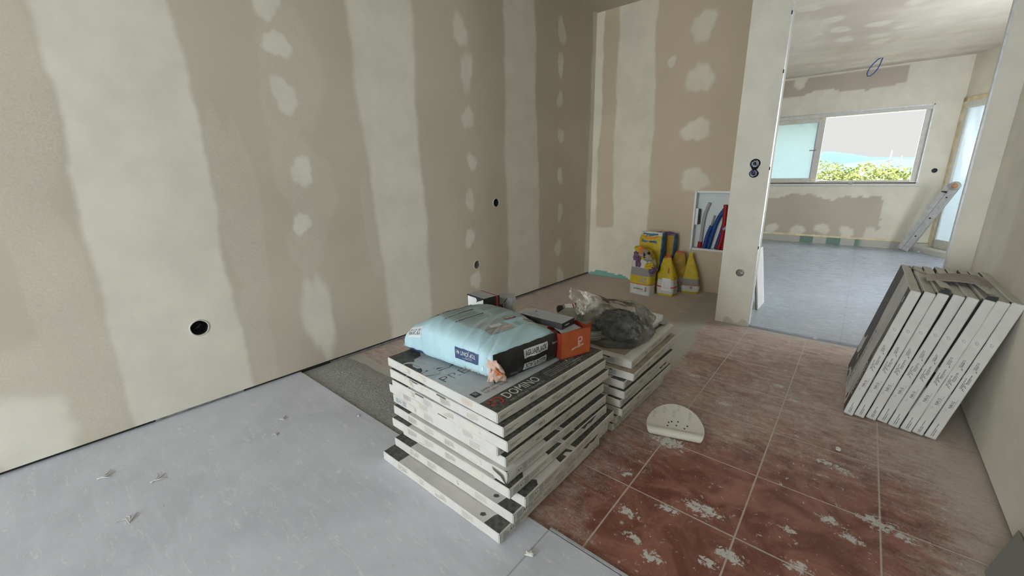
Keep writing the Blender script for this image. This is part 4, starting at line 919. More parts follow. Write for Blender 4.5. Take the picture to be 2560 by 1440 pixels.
stroke(mb, M_NAVY, up_(.0022), [(.70 + .085 * math.cos(a / 3), .315 + .032 * math.sin(a / 3)) for a in range(20)], [.003] * 20)
tr_rect(M_REDP, .64, .672, .785, .705, .0022, 8, 3); text(mb, 'BEISSIER', M_SWHITE, up_(.0028), .65, .302, .020, .125, .02); text(mb, 'C.', M_INK, up_(.0022), .84, .345, .02)
tr_rect(M_SWHITE, .78, .735, .93, .83, .0016, 6, 6)
for j in range(9): mb.sheet(lambda a, b: on_top(.752 + .062 * a, .805 + j * .0125 + (.003 + .003 * (j % 3)) * b, .0022), 3, 1, M_INK)
stroke(mb, M_PEACH, up_(.0018), [(.60 + .02 * math.cos(a / 2), .20 + .014 * math.sin(a / 2)) for a in range(14)], [.004] * 14)
for j in range(4):
    mb.sheet(lambda a, b: on_top(.775 + j * .016 + .005 * b, .50 + .07 * a, .0015), 4, 1, M_INK); mb.sheet(lambda a, b: on_top(.765 + j * .016 + .004 * b, .64 + .08 * a, .0015), 4, 1, M_INK)
# front side printing
def fr_rect(mat, s0, z0, s1, z1, off=.0012): mb.sheet(lambda a, b: on_front(s0 + (s1 - s0) * a, z0 + (z1 - z0) * b, off), 14, 5, mat, True)
fr_rect(M_NAVY, .66, .36, .86, .66); fl_ = lambda u, v: on_front(.85 - u, .62 - v * 1.0, .0022)
text(mb, 'TOP JOINT 4H', M_SWHITE, fl_, .01, .02, .11, .165, .008); para(mb, M_GREYP, fl_, .04, .19, .10, 2, .03, .012, pr)
fr_rect(M_SWHITE, .12, .56, .29, .84); text(mb, 'AGUAPLACK', M_INK, lambda u, v: on_front(.125 + u, .62 + v, .0022), .005, .02, .15, .15, .015)
fr_rect(M_SWHITE, .70, .06, .93, .19); text(mb, 'AGUAPLACK', M_INK, lambda u, v: on_front(.92 - u, .17 - v, .0022), .005, .0, .09, .20, .015)
fr_rect(M_NAVY, .05, .06, .30, .20)
# black end printing
def en_rect(mat, t0, z0, t1, z1, off=.0014): mb.sheet(lambda a, b: on_end(t0 + (t1 - t0) * a, z0 + (z1 - z0) * b, off), 14, 6, mat, True)
en_rect(M_SWHITE, .40, .53, .765, .84); text(mb, 'AGUAPLACK', M_INK, lambda u, v: on_end(u, v, .0024), .415, .59, .19, .335, .02)
en_rect(M_SWHITE, .40, .07, .755, .34); text(mb, 'AGUAPLACK', M_INK, lambda u, v: on_end(.745 - u, .31 - v, .0024), 0, .0, .18, .33, .02)
text(mb, 'Beissier', M_SWHITE, lambda u, v: on_end(u, v, .002), .845, .66, .07, .10); text(mb, 'Beissier', M_GREYP, lambda u, v: on_end(u, v, .002), .20, .15, .06, .10)
mb.sheet(lambda a, b: on_front(.905 + .012 * a, .30 + .1 * b, .002), 3, 3, M_WP)
sch(mb, 'sack_body')
mb = MB()
def cornr(a, b):
    P = Vector((-.872 + .046 * a + .012 * b, .893 + .05 * a * (1 - b) - .012 * b, ZS + .004 + .098 * b)); k = noise.noise((a * 6, b * 5, 3)) * .010
    return P + Vector((k + .010 * math.sin(b * 3.1), -abs(k) - .012 * math.sin(a * 3.1), 0))
mb.sheet(cornr, 16, 20, M_PEACH); mb.sheet(lambda a, b: Vector(cornr(.62 + .3 * a * (1 - b), .35 + .4 * b)) + Vector((.004, -.004, 0)), 6, 8, M_ORG); o = sch(mb, 'folded_corner'); o['label'] = 'peach and orange inner paper folded out at the corner'
mb = MB()
def ear(a, b): 
    return Vector((-1.29 - .055 * a, .925 + .06 * b - .035 * a * (1 - b), ZS + .012 + .05 * (1 - a) * (b * .6 + .4) + .012 * noise.noise((a * 7, b * 7, 5))))
mb.sheet(ear, 10, 10, M_SKY); mb.sheet(lambda a, b: ear(a, b) - Vector((0, 0, .012 * (1 - a))), 10, 10, M_SKY); sch(mb, 'folded_ear')

# ------------------------------------------------------------ small boxes around the sack
def sbox(name, c, sx, sy, sz, rz, mats, label, cat, group=None, bev=.001, draw=None):
    """c = centre of base; mats = (front -y, right +x, top, rest)"""
    mb = MB(); X, Y = sx / 2, sy / 2; f, r_, t, o_ = mats
    mb.quad([(-X, -Y, 0), (X, -Y, 0), (X, -Y, sz), (-X, -Y, sz)], f); mb.quad([(X, -Y, 0), (X, Y, 0), (X, Y, sz), (X, -Y, sz)], r_); mb.quad([(-X, -Y, sz), (X, -Y, sz), (X, Y, sz), (-X, Y, sz)], t)
    mb.quad([(X, Y, 0), (-X, Y, 0), (-X, Y, sz), (X, Y, sz)], o_); mb.quad([(-X, Y, 0), (-X, -Y, 0), (-X, -Y, sz), (-X, Y, sz)], o_); mb.quad([(-X, Y, 0), (X, Y, 0), (X, -Y, 0), (-X, -Y, 0)], o_)
    fr = lambda u, v: (-X + u, -Y - .0005, v); rt = lambda u, v: (X + .0005, -Y + u, v); tpf = lambda u, v: (-X + u, -Y + v, sz + .0005)
    if draw: draw(mb, fr, rt, tpf, sx, sy, sz)
    o = mb.ob(name); o.location = c; o.rotation_euler = (0, 0, math.radians(rz)); return tag(o, label, cat, group)
def d1_(mb, fr, rt, tp_, sx, sy, sz):
    rect(mb, M_WP, fr, .004, .045, sx - .004, sz - .008); poly(mb, M_BLACK, lambda u, v: (fr(u, v)[0], fr(u, v)[1] - .0004, v), [(.06, sz), (.075, sz - .016), (.07, sz - .028), (.088, sz - .02), (.11, sz - .012), (.125, sz)])
    para(mb, M_INK, lambda u, v: (fr(u, v)[0], fr(u, v)[1] - .0004, v), .02, .085, .09, 3, .009, .003, random.Random(2))
    rect(mb, M_REDP, rt, sy - .02, 0, sy - .010, sz); text(mb, 'OOL', M_WP, lambda u, v: rt(.05 - v + .0, .01 + u), .01, .0, .016, .045)
    rect(mb, M_REDP, tp_, .005, sy - .018, sx - .005, sy - .010); rect(mb, M_INKF, tp_, .02, .02, .1, .026)
sbox('black_carton', (-1.292, 1.318, .383), .126, .092, .137, -8, (M_BLACK, M_BLACK, M_GREYP, M_BLACK), 'small black and white carton with a red stripe, standing behind the blue sack', 'box', 'small boxes behind the sack', draw=d1_)
def d2_(mb, fr, rt, tp_, sx, sy, sz):
    for f_ in (rt,):
        stroke(mb, M_REDP, f_, [(.040 + .011 * math.cos(a / 2), .055 + .011 * math.sin(a / 2)) for a in range(14)], [.008] * 14); stroke(mb, M_BLACK, f_, [(.015, .03), (.03, .024), (.05, .04)], [.003] * 3); rect(mb, M_BLACK, f_, .062, 0, .064, sz - .02); rect(mb, M_INKF, f_, .068, .01, .072, sz - .02)
        stroke(mb, M_BLACK, f_, [(.05, .07), (.075, .102)], [.002, .004]); rect(mb, M_PEACH, f_, .005, sz - .03, .06, sz - .024)
sbox('white_carton', (-1.262, 1.43, .2885), .075, .10, .205, -62, (M_GREYP, M_GREYP, M_GREYP, M_CARD), 'small white carton with red and black print right of the black carton', 'box', 'small boxes behind the sack', draw=lambda mb, fr, rt, tp_, sx, sy, sz: d2_(mb, fr, lambda u, v: (rt(u, v)[0], rt(u, v)[1], v + .10), tp_, sx, sy, .105))
# orange carton, open at the top
org = tag(empty('orange_carton', (-.79, 1.27, .383), math.radians(-20)), 'orange carton with white logo standing at the right end of the sack', 'box')
M_ORANGE = flat('orange_carton', (.40, .09, .03, 1), .5, 0, .08); M_ORANGED = flat('dark_orange_carton', (.25, .03, .015, 1), .55)
mb = MB(); X, Y, Z = .045, .070, .105
mb.box((-X, -Y, 0), (X, Y, .003), M_ORANGE); mb.box((X - .0015, -Y, 0), (X, Y, Z), M_ORANGE); mb.box((-X, -Y, 0), (-X + .0015, Y, Z), M_ORANGED); mb.box((-X, -Y, 0), (X, -Y + .0015, Z - .004), M_ORANGED); mb.box((-X, Y - .0015, 0), (X, Y, Z), M_ORANGED)
mb.add([(X, -Y, Z), (X, Y, Z), (X + .001, Y + .004, Z + .022), (X + .0005, Y * .3, Z + .006)], [(0, 1, 2, 3), (3, 2, 1, 0)], M_ORANGE)
mb.box((-X + .004, -Y + .004, .003), (X - .004, Y - .004, Z - .018), M_GREYP)
lg = lambda u, v: (X + .0006, -Y + u, v)
stroke(mb, M_PEACH, lg, [(.084, .034), (.084, .062)], [.012, .012]); stroke(mb, M_PEACH, lg, [(.078 + .0, .066), (.084, .074), (.094, .074), (.098, .066), (.094, .056), (.084, .054)], [.006] * 6); stroke(mb, M_PEACH, lg, [(.05, .030), (.066, .036), (.084, .038), (.105, .044)], [.007, .005, .005, .006])

o = mb.ob('carton_body', org); mb = MB(); mb.sheet(lambda a, b: (X - .012 - .05 * a, -Y + .01 + .10 * b, Z - .004 + .006 * a - .004 * b), 4, 4, M_GREYP); mb.ob('lid_flap', org)
def d3_(mb, fr, rt, tp_, sx, sy, sz):
    rect(mb, M_INKF, tp_, .02, .02, .08, .026); rect(mb, M_INKF, tp_, .02, .034, .06, .038); rect(mb, M_WP, rt, .02, .010, .05, .013); rect(mb, M_REDP, tp_, .03, .055, .04, .065)
sbox('black_tray_carton', (-.893, 1.268, .4885), .20, .088, .024, 0, (M_BLACK, M_BLACK, M_GREYP, M_BLACK), 'flat black carton with grey lid lying on top of the orange carton', 'box', 'small boxes behind the sack', draw=d3_)
sbox('red_rimmed_carton', (-1.085, 1.415, .2885), .13, .12, .152, 6, (M_ORANGE, M_CARD, M_CARD, M_ORANGE), 'pale carton with an orange red rim behind the middle of the blue sack', 'box', 'small boxes behind the sack', draw=lambda mb, fr, rt, tp_, sx, sy, sz: (rect(mb, M_ORANGE, tp_, sx - .012, 0, sx, sy), rect(mb, M_REDP, tp_, sx - .016, 0, sx - .012, sy)))

# ------------------------------------------------------------ on the rear stack
ZB = .2885
can = tag(empty('spray_can', (-1.15, 1.95, ZB + .03), 0), 'white spray can with red stripes and black cap lying behind the plastic bag', 'can')
ca = Vector((.62, .78, 0)).normalized(); c0 = Vector((-1.205, 1.88, ZB + .029))
def cc(mb, nm): o = mb.ob(nm); o.parent = can; o.matrix_parent_inverse = Matrix.Translation(can.location).inverted(); return o
mb = MB(); 
for a, b, mt in ((0.0, .045, M_WP), (.045, .052, M_REDP), (.052, .06, M_WP), (.06, .072, M_REDP), (.072, .100, M_WP), (.100, .116, M_REDP), (.116, .20, M_WP)): mb.tube([c0 + ca * a, c0 + ca * b], .027, mt, 20)
mb.tube([c0 + ca * .078 + Vector((-.004, -.012, .0265)), c0 + ca * .094 + Vector((-.004, -.012, .0265))], .004, M_BLACK, 6); cc(mb, 'can_body')
mb = MB(); mb.tube([c0 - ca * .012, c0 - ca * .003, c0], [.020, .0275, .0275], M_TRACK, 20); cc(mb, 'can_rim'); mb = MB(); mb.tube([c0 - ca * .040, c0 - ca * .034, c0 - ca * .012], [.017, .0225, .0235], M_BLACK, 20); cc(mb, 'cap')
mb = MB(); mb.tube([(-1.175, 1.69, ZB + .008), (-1.150, 1.71, ZB + .030), (-1.12, 1.74, ZB + .034)], [.008, .007, .003], M_BLACK, 8); tag(mb.ob('plastic_nozzle'), 'small black plastic nozzle lying below the spray can', 'nozzle')
M_DARKRUB = NT('dark_fabric'); 
_f = M_DARKRUB.noise(38, 5, .7, M_DARKRUB.geo()); M_DARKRUB.set(Base_Color=M_DARKRUB.mix(M_DARKRUB.rng(_f, .35, .68), (.015, .015, .016, 1), (.12, .12, .12, 1)), Roughness=.7).bump(_f, .8, .01); M_DARKRUB = M_DARKRUB.m
mb = MB()
def lump(u, v):
    th = 2 * math.pi * u; ph = math.pi * v; d = Vector((math.sin(ph) * math.cos(th), math.sin(ph) * math.sin(th), -math.cos(ph)))
    k = 1 + .16 * noise.noise(d * 2.2 + Vector((4, 1, 0))) + .12 * noise.noise(d * 6) ; return Vector((-.80 + d.x * .112 * k, 1.735 + d.y * .090 * k, max(ZB + .005, ZB + .066 + d.z * .070 * k)))
mb.sheet(lump, 48, 28, M_DARKRUB); 
for i in range(9):
    r_ = random.Random(i); pts = []; a0 = r_.uniform(0, 6)
    for j in range(9):
        d = Vector((math.cos(a0 + j * .45) * math.cos(j * .3 + i), math.sin(a0 + j * .45), abs(math.sin(j * .4 + i)))).normalized(); pts.append(Vector((-.80 + d.x * .115, 1.735 + d.y * .095, ZB + .064 + d.z * .075)))
    mb.tube(pts, .005, M_DARKRUB if i % 2 else M_BLACK, 7)
tag(mb.ob('bundle_of_straps'), 'dark grey tangled bundle inside the clear plastic bag', 'bundle')
n = NT('clear_plastic')
tp_ = n.n('ShaderNodeBsdfTransparent', {'Color': (.965, .965, .955, 1)}); gl_ = n.n('ShaderNodeBsdfGlossy', {'Color': (.9, .9, .9, 1), 'Roughness': .06}); df_ = n.n('ShaderNodeBsdfDiffuse', {'Color': (.62, .62, .58, 1)}); tl_ = n.n('ShaderNodeBsdfTranslucent', {'Color': (.62, .62, .58, 1)})
nz = n.noise(26, 5, .65, n.geo(), 1.2); bp = n.n('ShaderNodeBump', {'Height': nz, 'Strength': 0.8, 'Distance': .008}); [n.t.links.new(bp.outputs[0], x.inputs['Normal']) for x in (gl_, df_)]
lw_ = n.n('ShaderNodeLayerWeight', {'Blend': .35}); n.t.links.new(bp.outputs[0], lw_.inputs['Normal'])
m0 = n.n('ShaderNodeMixShader', {'Fac': .5}); n.t.links.new(df_.outputs[0], m0.inputs[1]); n.t.links.new(tl_.outputs[0], m0.inputs[2])
m1 = n.n('ShaderNodeMixShader', {'Fac': n.rng(nz, .40, .80, .03, .26)}); n.t.links.new(tp_.outputs[0], m1.inputs[1]); n.t.links.new(m0.outputs[0], m1.inputs[2])
m3 = n.n('ShaderNodeMixShader', {'Fac': n.math('MULTIPLY', lw_.outputs['Fresnel'], .9)}); n.t.links.new(m1.outputs[0], m3.inputs[1]); n.t.links.new(gl_.outputs[0], m3.inputs[2]); n.t.links.new(m3.outputs[0], n.o.inputs['Surface']); M_PLASTIC = n.m
# outline of the bag: rings from the base to the flared open top
bag_r = [(0, [(-.93, 1.60), (-.80, 1.585), (-.68, 1.66), (-.665, 1.80), (-.76, 1.86), (-.90, 1.84)]), (.05, [(-.955, 1.60), (-.80, 1.59), (-.665, 1.65), (-.645, 1.80), (-.76, 1.88), (-.93, 1.86)]),
         (.12, [(-.97, 1.62), (-.82, 1.62), (-.685, 1.67), (-.67, 1.80), (-.78, 1.87), (-.94, 1.84)]), (.165, [(-1.01, 1.66), (-.86, 1.66), (-.71, 1.70), (-.70, 1.80), (-.80, 1.84), (-.95, 1.81)]), (.19, [(-1.06, 1.70), (-.90, 1.71), (-.74, 1.73), (-.72, 1.78), (-.82, 1.81), (-.97, 1.79)])]
ztop = [.215, .165, .185, .17, .16, .18]
mb = MB()
def bagp(u, v):
    k = u * 6; i = int(k) % 6; f_ = k - int(k); f_ = f_ * f_ * (3 - 2 * f_) * .5 + f_ * .5; n_ = len(bag_r) - 1; kk = min(v * n_, n_ - 1e-6); j = int(kk); g_ = kk - j
    def P(jj, ii): z = bag_r[jj][0] + (0 if jj < 4 else ztop[ii] - .19 + (0)); return Vector((bag_r[jj][1][ii][0], bag_r[jj][1][ii][1], ZB + z))
    a = P(j, i).lerp(P(j, (i + 1) % 6), f_); b = P(j + 1, i).lerp(P(j + 1, (i + 1) % 6), f_); p = a.lerp(b, g_)
    q = p * 11; w_ = abs(noise.noise(q)) * .034 + abs(noise.noise(q * 2.3)) * .013 + abs(noise.noise(q * 5.1)) * .003 - .012; c_ = Vector((-.82, 1.73, p.z)); d = (p - c_).normalized(); r_ = p + d * w_ * min(1, v * 4 + .25)
    r_.z = max(ZB + .002, r_.z + .012 * noise.noise(q * 1.5) * v); return r_
mb.sheet(bagp, 150, 80, M_PLASTIC, True); mb.sheet(lambda a, b: bagp(a, 0).lerp(Vector((-.82, 1.73, ZB + .002)), b), 40, 3, M_PLASTIC)
tag(mb.ob('plastic_bag'), 'crumpled clear plastic bag with dark contents on the rear carton stack', 'bag')
# frosted second bag with a roll beside it
mb = MB()
def fb_(u, v):
    th = 2 * math.pi * u; ph = .5 * math.pi * (1 - v); d = Vector((math.cos(th) * math.cos(ph), math.sin(th) * math.cos(ph), math.sin(ph)))
    k = 1 + .2 * noise.noise(d * 2.5 + Vector((7, 0, 0))) + .06 * abs(noise.noise(d * 9)); return Vector((-1.02 + d.x * .125 * k, 1.70 + d.y * .125 * k, ZB + .001 + d.z * .105 * k))
n = NT('frosted_plastic'); tp2 = n.n('ShaderNodeBsdfTransparent', {'Color': (.8, .8, .76, 1)}); df2 = n.n('ShaderNodeBsdfDiffuse', {'Color': (.44, .43, .38, 1)}); m4 = n.n('ShaderNodeMixShader', {'Fac': .62}); n.t.links.new(tp2.outputs[0], m4.inputs[1]); n.t.links.new(df2.outputs[0], m4.inputs[2]); n.t.links.new(m4.outputs[0], n.o.inputs['Surface'])
mb.sheet(fb_, 60, 24, n.m); tag(mb.ob('frosted_bag'), 'milky plastic bag slumped between the orange carton and the clear bag', 'bag')
mb = MB()
for k in range(5): mb.tube([(-.90, 1.66, ZB + .002 + k * .0095), (-.90, 1.66, ZB + .0105 + k * .0095)], .043 + .0008 * (k % 2), M_WHITE if k % 2 else M_CARD, 28)
mb.tube([(-.90, 1.66, ZB + .050), (-.90, 1.66, ZB + .053)], .045, M_BLACK, 28); tag(mb.ob('tape_roll'), 'stack of white joint tape rolls under the edge of the plastic bag', 'tape roll')
mb = MB(); tf = Matrix.Translation((-.765, 1.972, ZB)) @ Matrix.Rotation(math.radians(-6), 4, 'Z')
mb.box((-.075, -.045, 0), (.050, .05, .028), M_WHITE, tf=lambda p: tf @ p, bev=.006); mb.box((-.09, -.05, .028), (.066, .056, .062), M_WHITE, tf=lambda p: tf @ p, bev=.008)
tag(mb.ob('plastic_container'), 'off-white plastic container at the back corner of the rear stack', 'container')

# ------------------------------------------------------------ mortar sacks by the back wall
M_YEL = flat('yellow_paper', (.56, .41, .025, 1), .5, 0, .08); M_YELD = flat('yellow_ochre_paper', (.36, .22, .02, 1), .55, 0, .2); M_SW = flat('white_sack_paper', (.60, .59, .53, 1), .6, 0, .08); M_SG = flat('grey_sack_print', (.27, .26, .235, 1), .6)
M_SRED = flat('red_sack_print', (.50, .07, .04, 1), .5); M_SBLUE = flat('blue_sack_print', (.05, .13, .25, 1), .55, 0, .4); M_PURP = flat('purple_sack_print', (.15, .08, .14, 1), .6, 0, .3); M_KR2 = flat('crumpled_kraft', (.33, .27, .21, 1), .8, 0, .3)
def msack(name, base, wd, dp, ht, rz, prof, bands, label, lean=(0, 0), seed=0, wr=.004, draw=None, cat='sack', group='opened mortar sacks', side=None):
    """prof: list of (v, width factor, depth factor); bands: list of (v, material) from the foot"""
    mb = MB(); NU, NV = 96, 60; B = Vector(base); Rz = Matrix.Rotation(math.radians(rz), 3, 'Z')
    def pt(u, v, off=0):
        wf = np.interp(v, [p[0] for p in prof], [p[1] for p in prof]); df = np.interp(v, [p[0] for p in prof], [p[2] for p in prof])
        e = .38; p_ = (u % 1.0) * 8
        px_, py_ = (p_, -1) if p_ < 1 else (1, p_ - 2) if p_ < 3 else (4 - p_, 1) if p_ < 5 else (-1, 6 - p_) if p_ < 7 else (p_ - 8, -1)
        th = math.atan2(math.copysign(abs(py_) ** (1 / e), py_), math.copysign(abs(px_) ** (1 / e), px_)); c_, s_ = math.cos(th), math.sin(th)
        x = wd / 2 * wf * math.copysign(abs(c_) ** e, c_); y = dp / 2 * df * math.copysign(abs(s_) ** e, s_)
        k = noise.noise((x * 22 + seed, y * 22, v * ht * 16)) * wr + noise.noise((x * 60, y * 60 + seed, v * ht * 40)) * wr * .45
        x += (k + off) * (1 if c_ > 0 else -1) * abs(c_); y += (k + off) * (1 if s_ > 0 else -1) * abs(s_)
        z = v * ht + (noise.noise((x * 18, y * 18, seed)) * .012 * (v > .93))
        return B + Rz @ Vector((x + lean[0] * v * v, y + lean[1] * v * v, z))
    vs_ = [pt(i / NU, j / NV) for j in range(NV + 1) for i in range(NU)]
    for j in range(NV):
        v = (j + .5) / NV; mt = [m_ for a, m_ in bands if v >= a][-1]
        fs = []; fs2 = []
        for i in range(NU):
            f = (j * NU + i, j * NU + (i + 1) % NU, (j + 1) * NU + (i + 1) % NU, (j + 1) * NU + i); uu = (i + .5) / NU
            (fs2 if (side and .14 < uu < .36 and v > .1) else fs).append(f)
        for F_, M_ in ((fs, mt), (fs2, side)):
            if F_: 
                k = mb.mi(M_)
                for f in F_: mb.f.append(f); mb.m.append(k); mb.smooth.append(True)
    mb.v = [tuple(p) for p in vs_]
    mb.add([pt(i / NU, 0) for i in range(NU)], [tuple(range(NU))[::-1]], bands[0][1]); mb.add([pt(i / NU, 1) for i in range(NU)], [tuple(range(NU))], bands[-1][1])
    if draw: draw(mb, lambda a, v: pt((a / 4) % 1.0, v, .0018))   # a in -.5..+.5 across the front
    o = recess(mb.ob(name), base); return tag(o, label, cat, group)
def dw1(mb, f):
    text(mb, 'weber', M_INK, f, -.16, .115, .052, .40, .01); poly(mb, M_INK, f, [(-.24, .112), (-.17, .112), (-.17, .145)]); poly(mb, M_YEL, f, [(-.26, .125), (-.215, .125), (-.215, .155), (-.25, .15)]); rect(mb, M_INKF, f, .06, .092, .26, .097)
    rect(mb, M_SG, f, .32, .085, .40, .20, 2, 2)
    for i in range(3):
        for j in range(2): rect(mb, M_GREYP, f, .02 + i * .12, .29 + j * .065, .10 + i * .12, .335 + j * .065); rect(mb, M_INKF if i < 2 else M_INK, lambda u, v: f(u, v) + Vector((0, -.0006, 0)), .04 + i * .12, .305 + j * .065, .085 + i * .12, .322 + j * .065)
    for j in range(4): rect(mb, M_YELD, f, -.42, .30 + j * .032, -.2, .305 + j * .032, 3, 1)
msack('mortar_sack', (-1.42, 3.518, .0), .205, .13, .395, -8, [(0, .98, 1), (.3, 1, 1), (.6, .97, 1), (.85, .86, .85), (1, .55, .5)], [(0, M_SW), (.235, M_SRED), (.255, M_YEL), (.44, M_SG), (.62, M_SW), (.72, M_SW), (.80, M_YEL)],
      'torn open white and yellow mortar sack with weber lettering, largest of the group', (-.01, .03), 3, .005, dw1)
ms1 = COL.objects.get('mortar_sack')
mb = MB()
def crump(c, sx, sy, sz, mat, seed, n_=22, hole=False):
    c = Vector(c)
    def f(u, v):
        th = 2 * math.pi * u; ph = math.pi * (.08 + .9 * v); d = Vector((math.sin(ph) * math.cos(th), math.sin(ph) * math.sin(th), math.cos(ph))); k = 1 + .6 * noise.noise(d * 1.4 + Vector((seed * 3.3, 0, 0))) - .35 * abs(noise.noise(d * 2.8 + Vector((0, seed, 0))))
        return c + Vector((d.x * sx * k, d.y * sy * k, d.z * sz * k))
    mb.sheet(f, n_, n_, mat, False)
crump((-1.475, 3.50, .345), .035, .03, .05, M_PURP, 1); crump((-1.452, 3.475, .285), .026, .02, .05, M_PURP, 2); crump((-1.40, 3.47, .375), .04, .035, .042, M_KR2, 3); crump((-1.425, 3.46, .40), .018, .02, .04, M_ORG, 4); crump((-1.37, 3.46, .35), .045, .03, .045, M_KR2, 5)
crump((-1.352, 3.47, .27), .045, .03, .032, M_YEL, 6); crump((-1.318, 3.48, .235), .035, .03, .035, M_PURP, 7); crump((-1.47, 3.51, .40), .04, .035, .028, M_YEL, 8); crump((-1.388, 3.445, .36), .014, .012, .02, M_GAP, 9, 12); crump((-1.35, 3.44, .385), .011, .012, .014, M_GAP, 10, 12)
o = mb.ob('torn_mouth'); o.parent = ms1; o.matrix_parent_inverse = Matrix.Translation(ms1.location).inverted(); o['label'] = 'crumpled torn mouth in purple, orange and kraft paper'
def dw2(mb, f):
    stroke(mb, M_SBLUE, f, [(-.34, .86), (-.2, .84), (0, .845), (.18, .85), (.28, .84)], [.05, .03, .03, .035, .05]); stroke(mb, M_ORG, f, [(-.42, .99), (-.3, .93), (-.15, .90), (.05, .90), (.3, .93)], [.02] * 5); stroke(mb, M_SBLUE, f, [(-.38, .975), (-.2, .95), (0, .955), (.3, .97)], [.03, .05, .04, .02])
msack('mortar_sack', (-1.43, 3.69, .0), .235, .12, .535, -4, [(0, 1, 1), (.9, .97, .9), (1, .88, .5)], [(0, M_YEL), (.95, M_SW)], 'tall yellow sack with blue bands standing behind the torn weber sack', (0.0, .03), 8, .005, dw2, side=M_SBLUE)
msack('mortar_sack', (-1.365, 3.82, .0), .215, .11, .525, -4, [(0, 1, 1), (.9, .97, .9), (1, .85, .5)], [(0, M_YELD), (.96, M_PURP)], 'ochre sack with dark blue side squeezed between the tall yellow sack and the wall', (0.02, .0), 13, .005, None, side=M_SBLUE)
def dw3(mb, f): rect(mb, M_WP, f, -.16, .14, .36, .46, 4, 6); [rect(mb, M_INKF, lambda u, v: f(u, v) + Vector((0, -.0006, 0)), -.08, .20 + j * .022, .26, .205 + j * .022) for j in range(9)]; poly(mb, M_SRED, f, [(.15, .60), (.25, .58), (.28, .70), (.2, .72)])
msack('small_mortar_bag', (-1.225, 3.60, .0), .16, .12, .345, -3, [(0, .9, .9), (.2, 1, 1), (.5, .93, .9), (.75, .66, .5), (1, .34, .1)], [(0, M_YEL), (.05, M_SW), (.22, M_SRED), (.245, M_SW), (.42, M_YEL), (.955, M_SRED)], 'small yellow bag with a white label panel right of the torn sack', (-.03, .03), 17, .005, dw3, 'bag', 'small mortar bags')
msack('small_mortar_bag', (-1.195, 3.775, .0), .15, .085, .365, 12, [(0, .9, .9), (.2, 1, 1), (.6, .92, .8), (.85, .7, .4), (1, .45, .1)], [(0, M_SG), (.24, M_SRED), (.26, M_SG), (.38, M_YELD), (.96, M_SRED)], 'small ochre bag with red rim, standing between the two yellow ones', (.0, .02), 23, .005, None, 'bag', 'small mortar bags')
def dw4(mb, f): [stroke(mb, M_YELD, f, [(x, .5), (x * .5, .92)], [.02, .015]) for x in (-.18, .14)]; stroke(mb, M_INKF, f, [(-.25, .1), (-.2, .17), (0, .19)], [.008, .008, .008]); rect(mb, M_SG, f, -.02, .12, .12, .19)
msack('small_mortar_bag', (-1.082, 3.795, .0), .160, .10, .36, 12, [(0, .88, .85), (.12, 1, 1), (.4, .86, .85), (.7, .52, .5), (.93, .2, .2), (1, .26, .12)], [(0, M_YEL), (.055, M_SW), (.205, M_SRED), (.225, M_SG), (.36, M_YEL)], 'small yellow bag pinched to a point at its top, rightmost of the group', (-.025, .02), 29, .004, dw4, 'bag', 'small mortar bags')

# ------------------------------------------------------------ abrasive disc, mortar bed, crumbs
mb = MB()
DC = Vector((-.446, 1.548)); ax_ = Vector((.934, .30)).normalized(); ay_ = Vector((-ax_.y, ax_.x))
def disc(r_, th, off=0):
    """sheet folded over itself: upper half rises away from the fold, lower half lies under it"""
    x, y = r_ * .112 * math.cos(th), r_ * .112 * math.sin(th)
    d = y - (-.012); rho = .017; sl = math.radians(24); arcl = rho * (math.pi + sl)
    if d >= 0: q, z, nq, nz = d * math.cos(sl), 2 * rho + d * math.sin(sl) - .004 * math.sin(d * 26), -math.sin(sl), math.cos(sl)
    elif -d < arcl: a = -d / rho; q, z = -math.sin(a - sl) * rho - math.sin(sl) * rho, rho + math.cos(a - sl) * rho + rho * (1 - math.cos(sl)); nq, nz = -math.sin(a - sl), math.cos(a - sl)
    else: q, z, nq, nz = (-d - arcl), .0025, 0, -1
    P = DC + ax_ * x + ay_ * (q + nq * off); return Vector((P.x, P.y, max(.0008, z + nz * off)))
n = NT('abrasive_back'); n.set(Base_Color=(.52, .49, .40, 1), Roughness=.7); M_ABR = n.m; M_ABRB = flat('abrasive_grit', (.52, .53, .50, 1), .6)
mb.sheet(lambda u, v: disc(max(v, .001), 2 * math.pi * u, .0008), 72, 14, M_ABR); mb.sheet(lambda u, v: disc(max(1 - v, .001), 2 * math.pi * u, -.0004), 72, 14, M_ABRB); mb.sheet(lambda u, v: disc(1, 2 * math.pi * u, .0008 - .0012 * v), 72, 1, M_ABRB)
dp_ = lambda x, y: disc(math.hypot(x, y), math.atan2(y, x), .0016)
for x, y in ((-.25, .0), (.05, .08), (.33, .0), (-.22, .16), (.1, .26), (-.12, .22), (.42, .14)): poly(mb, M_GAP, dp_, [(x + .033 * math.cos(k * .785), y + .033 * math.sin(k * .785)) for k in range(8)])
for x, y, t_ in ((-.35, .55, 'P120'), (.15, .75, 'P120'), (.55, .45, 'P120'), (-.7, .3, 'P120'), (.0, .45, 'P120')): text(mb, t_, M_INKF, lambda u, v: dp_(x - v, y + u), 0, 0, .10)
tag(recess(mb.ob('abrasive_disc'), (DC.x, DC.y, 0)), 'curled cream sanding disc lying on the red tiles beside the rear stack', 'sanding disc')

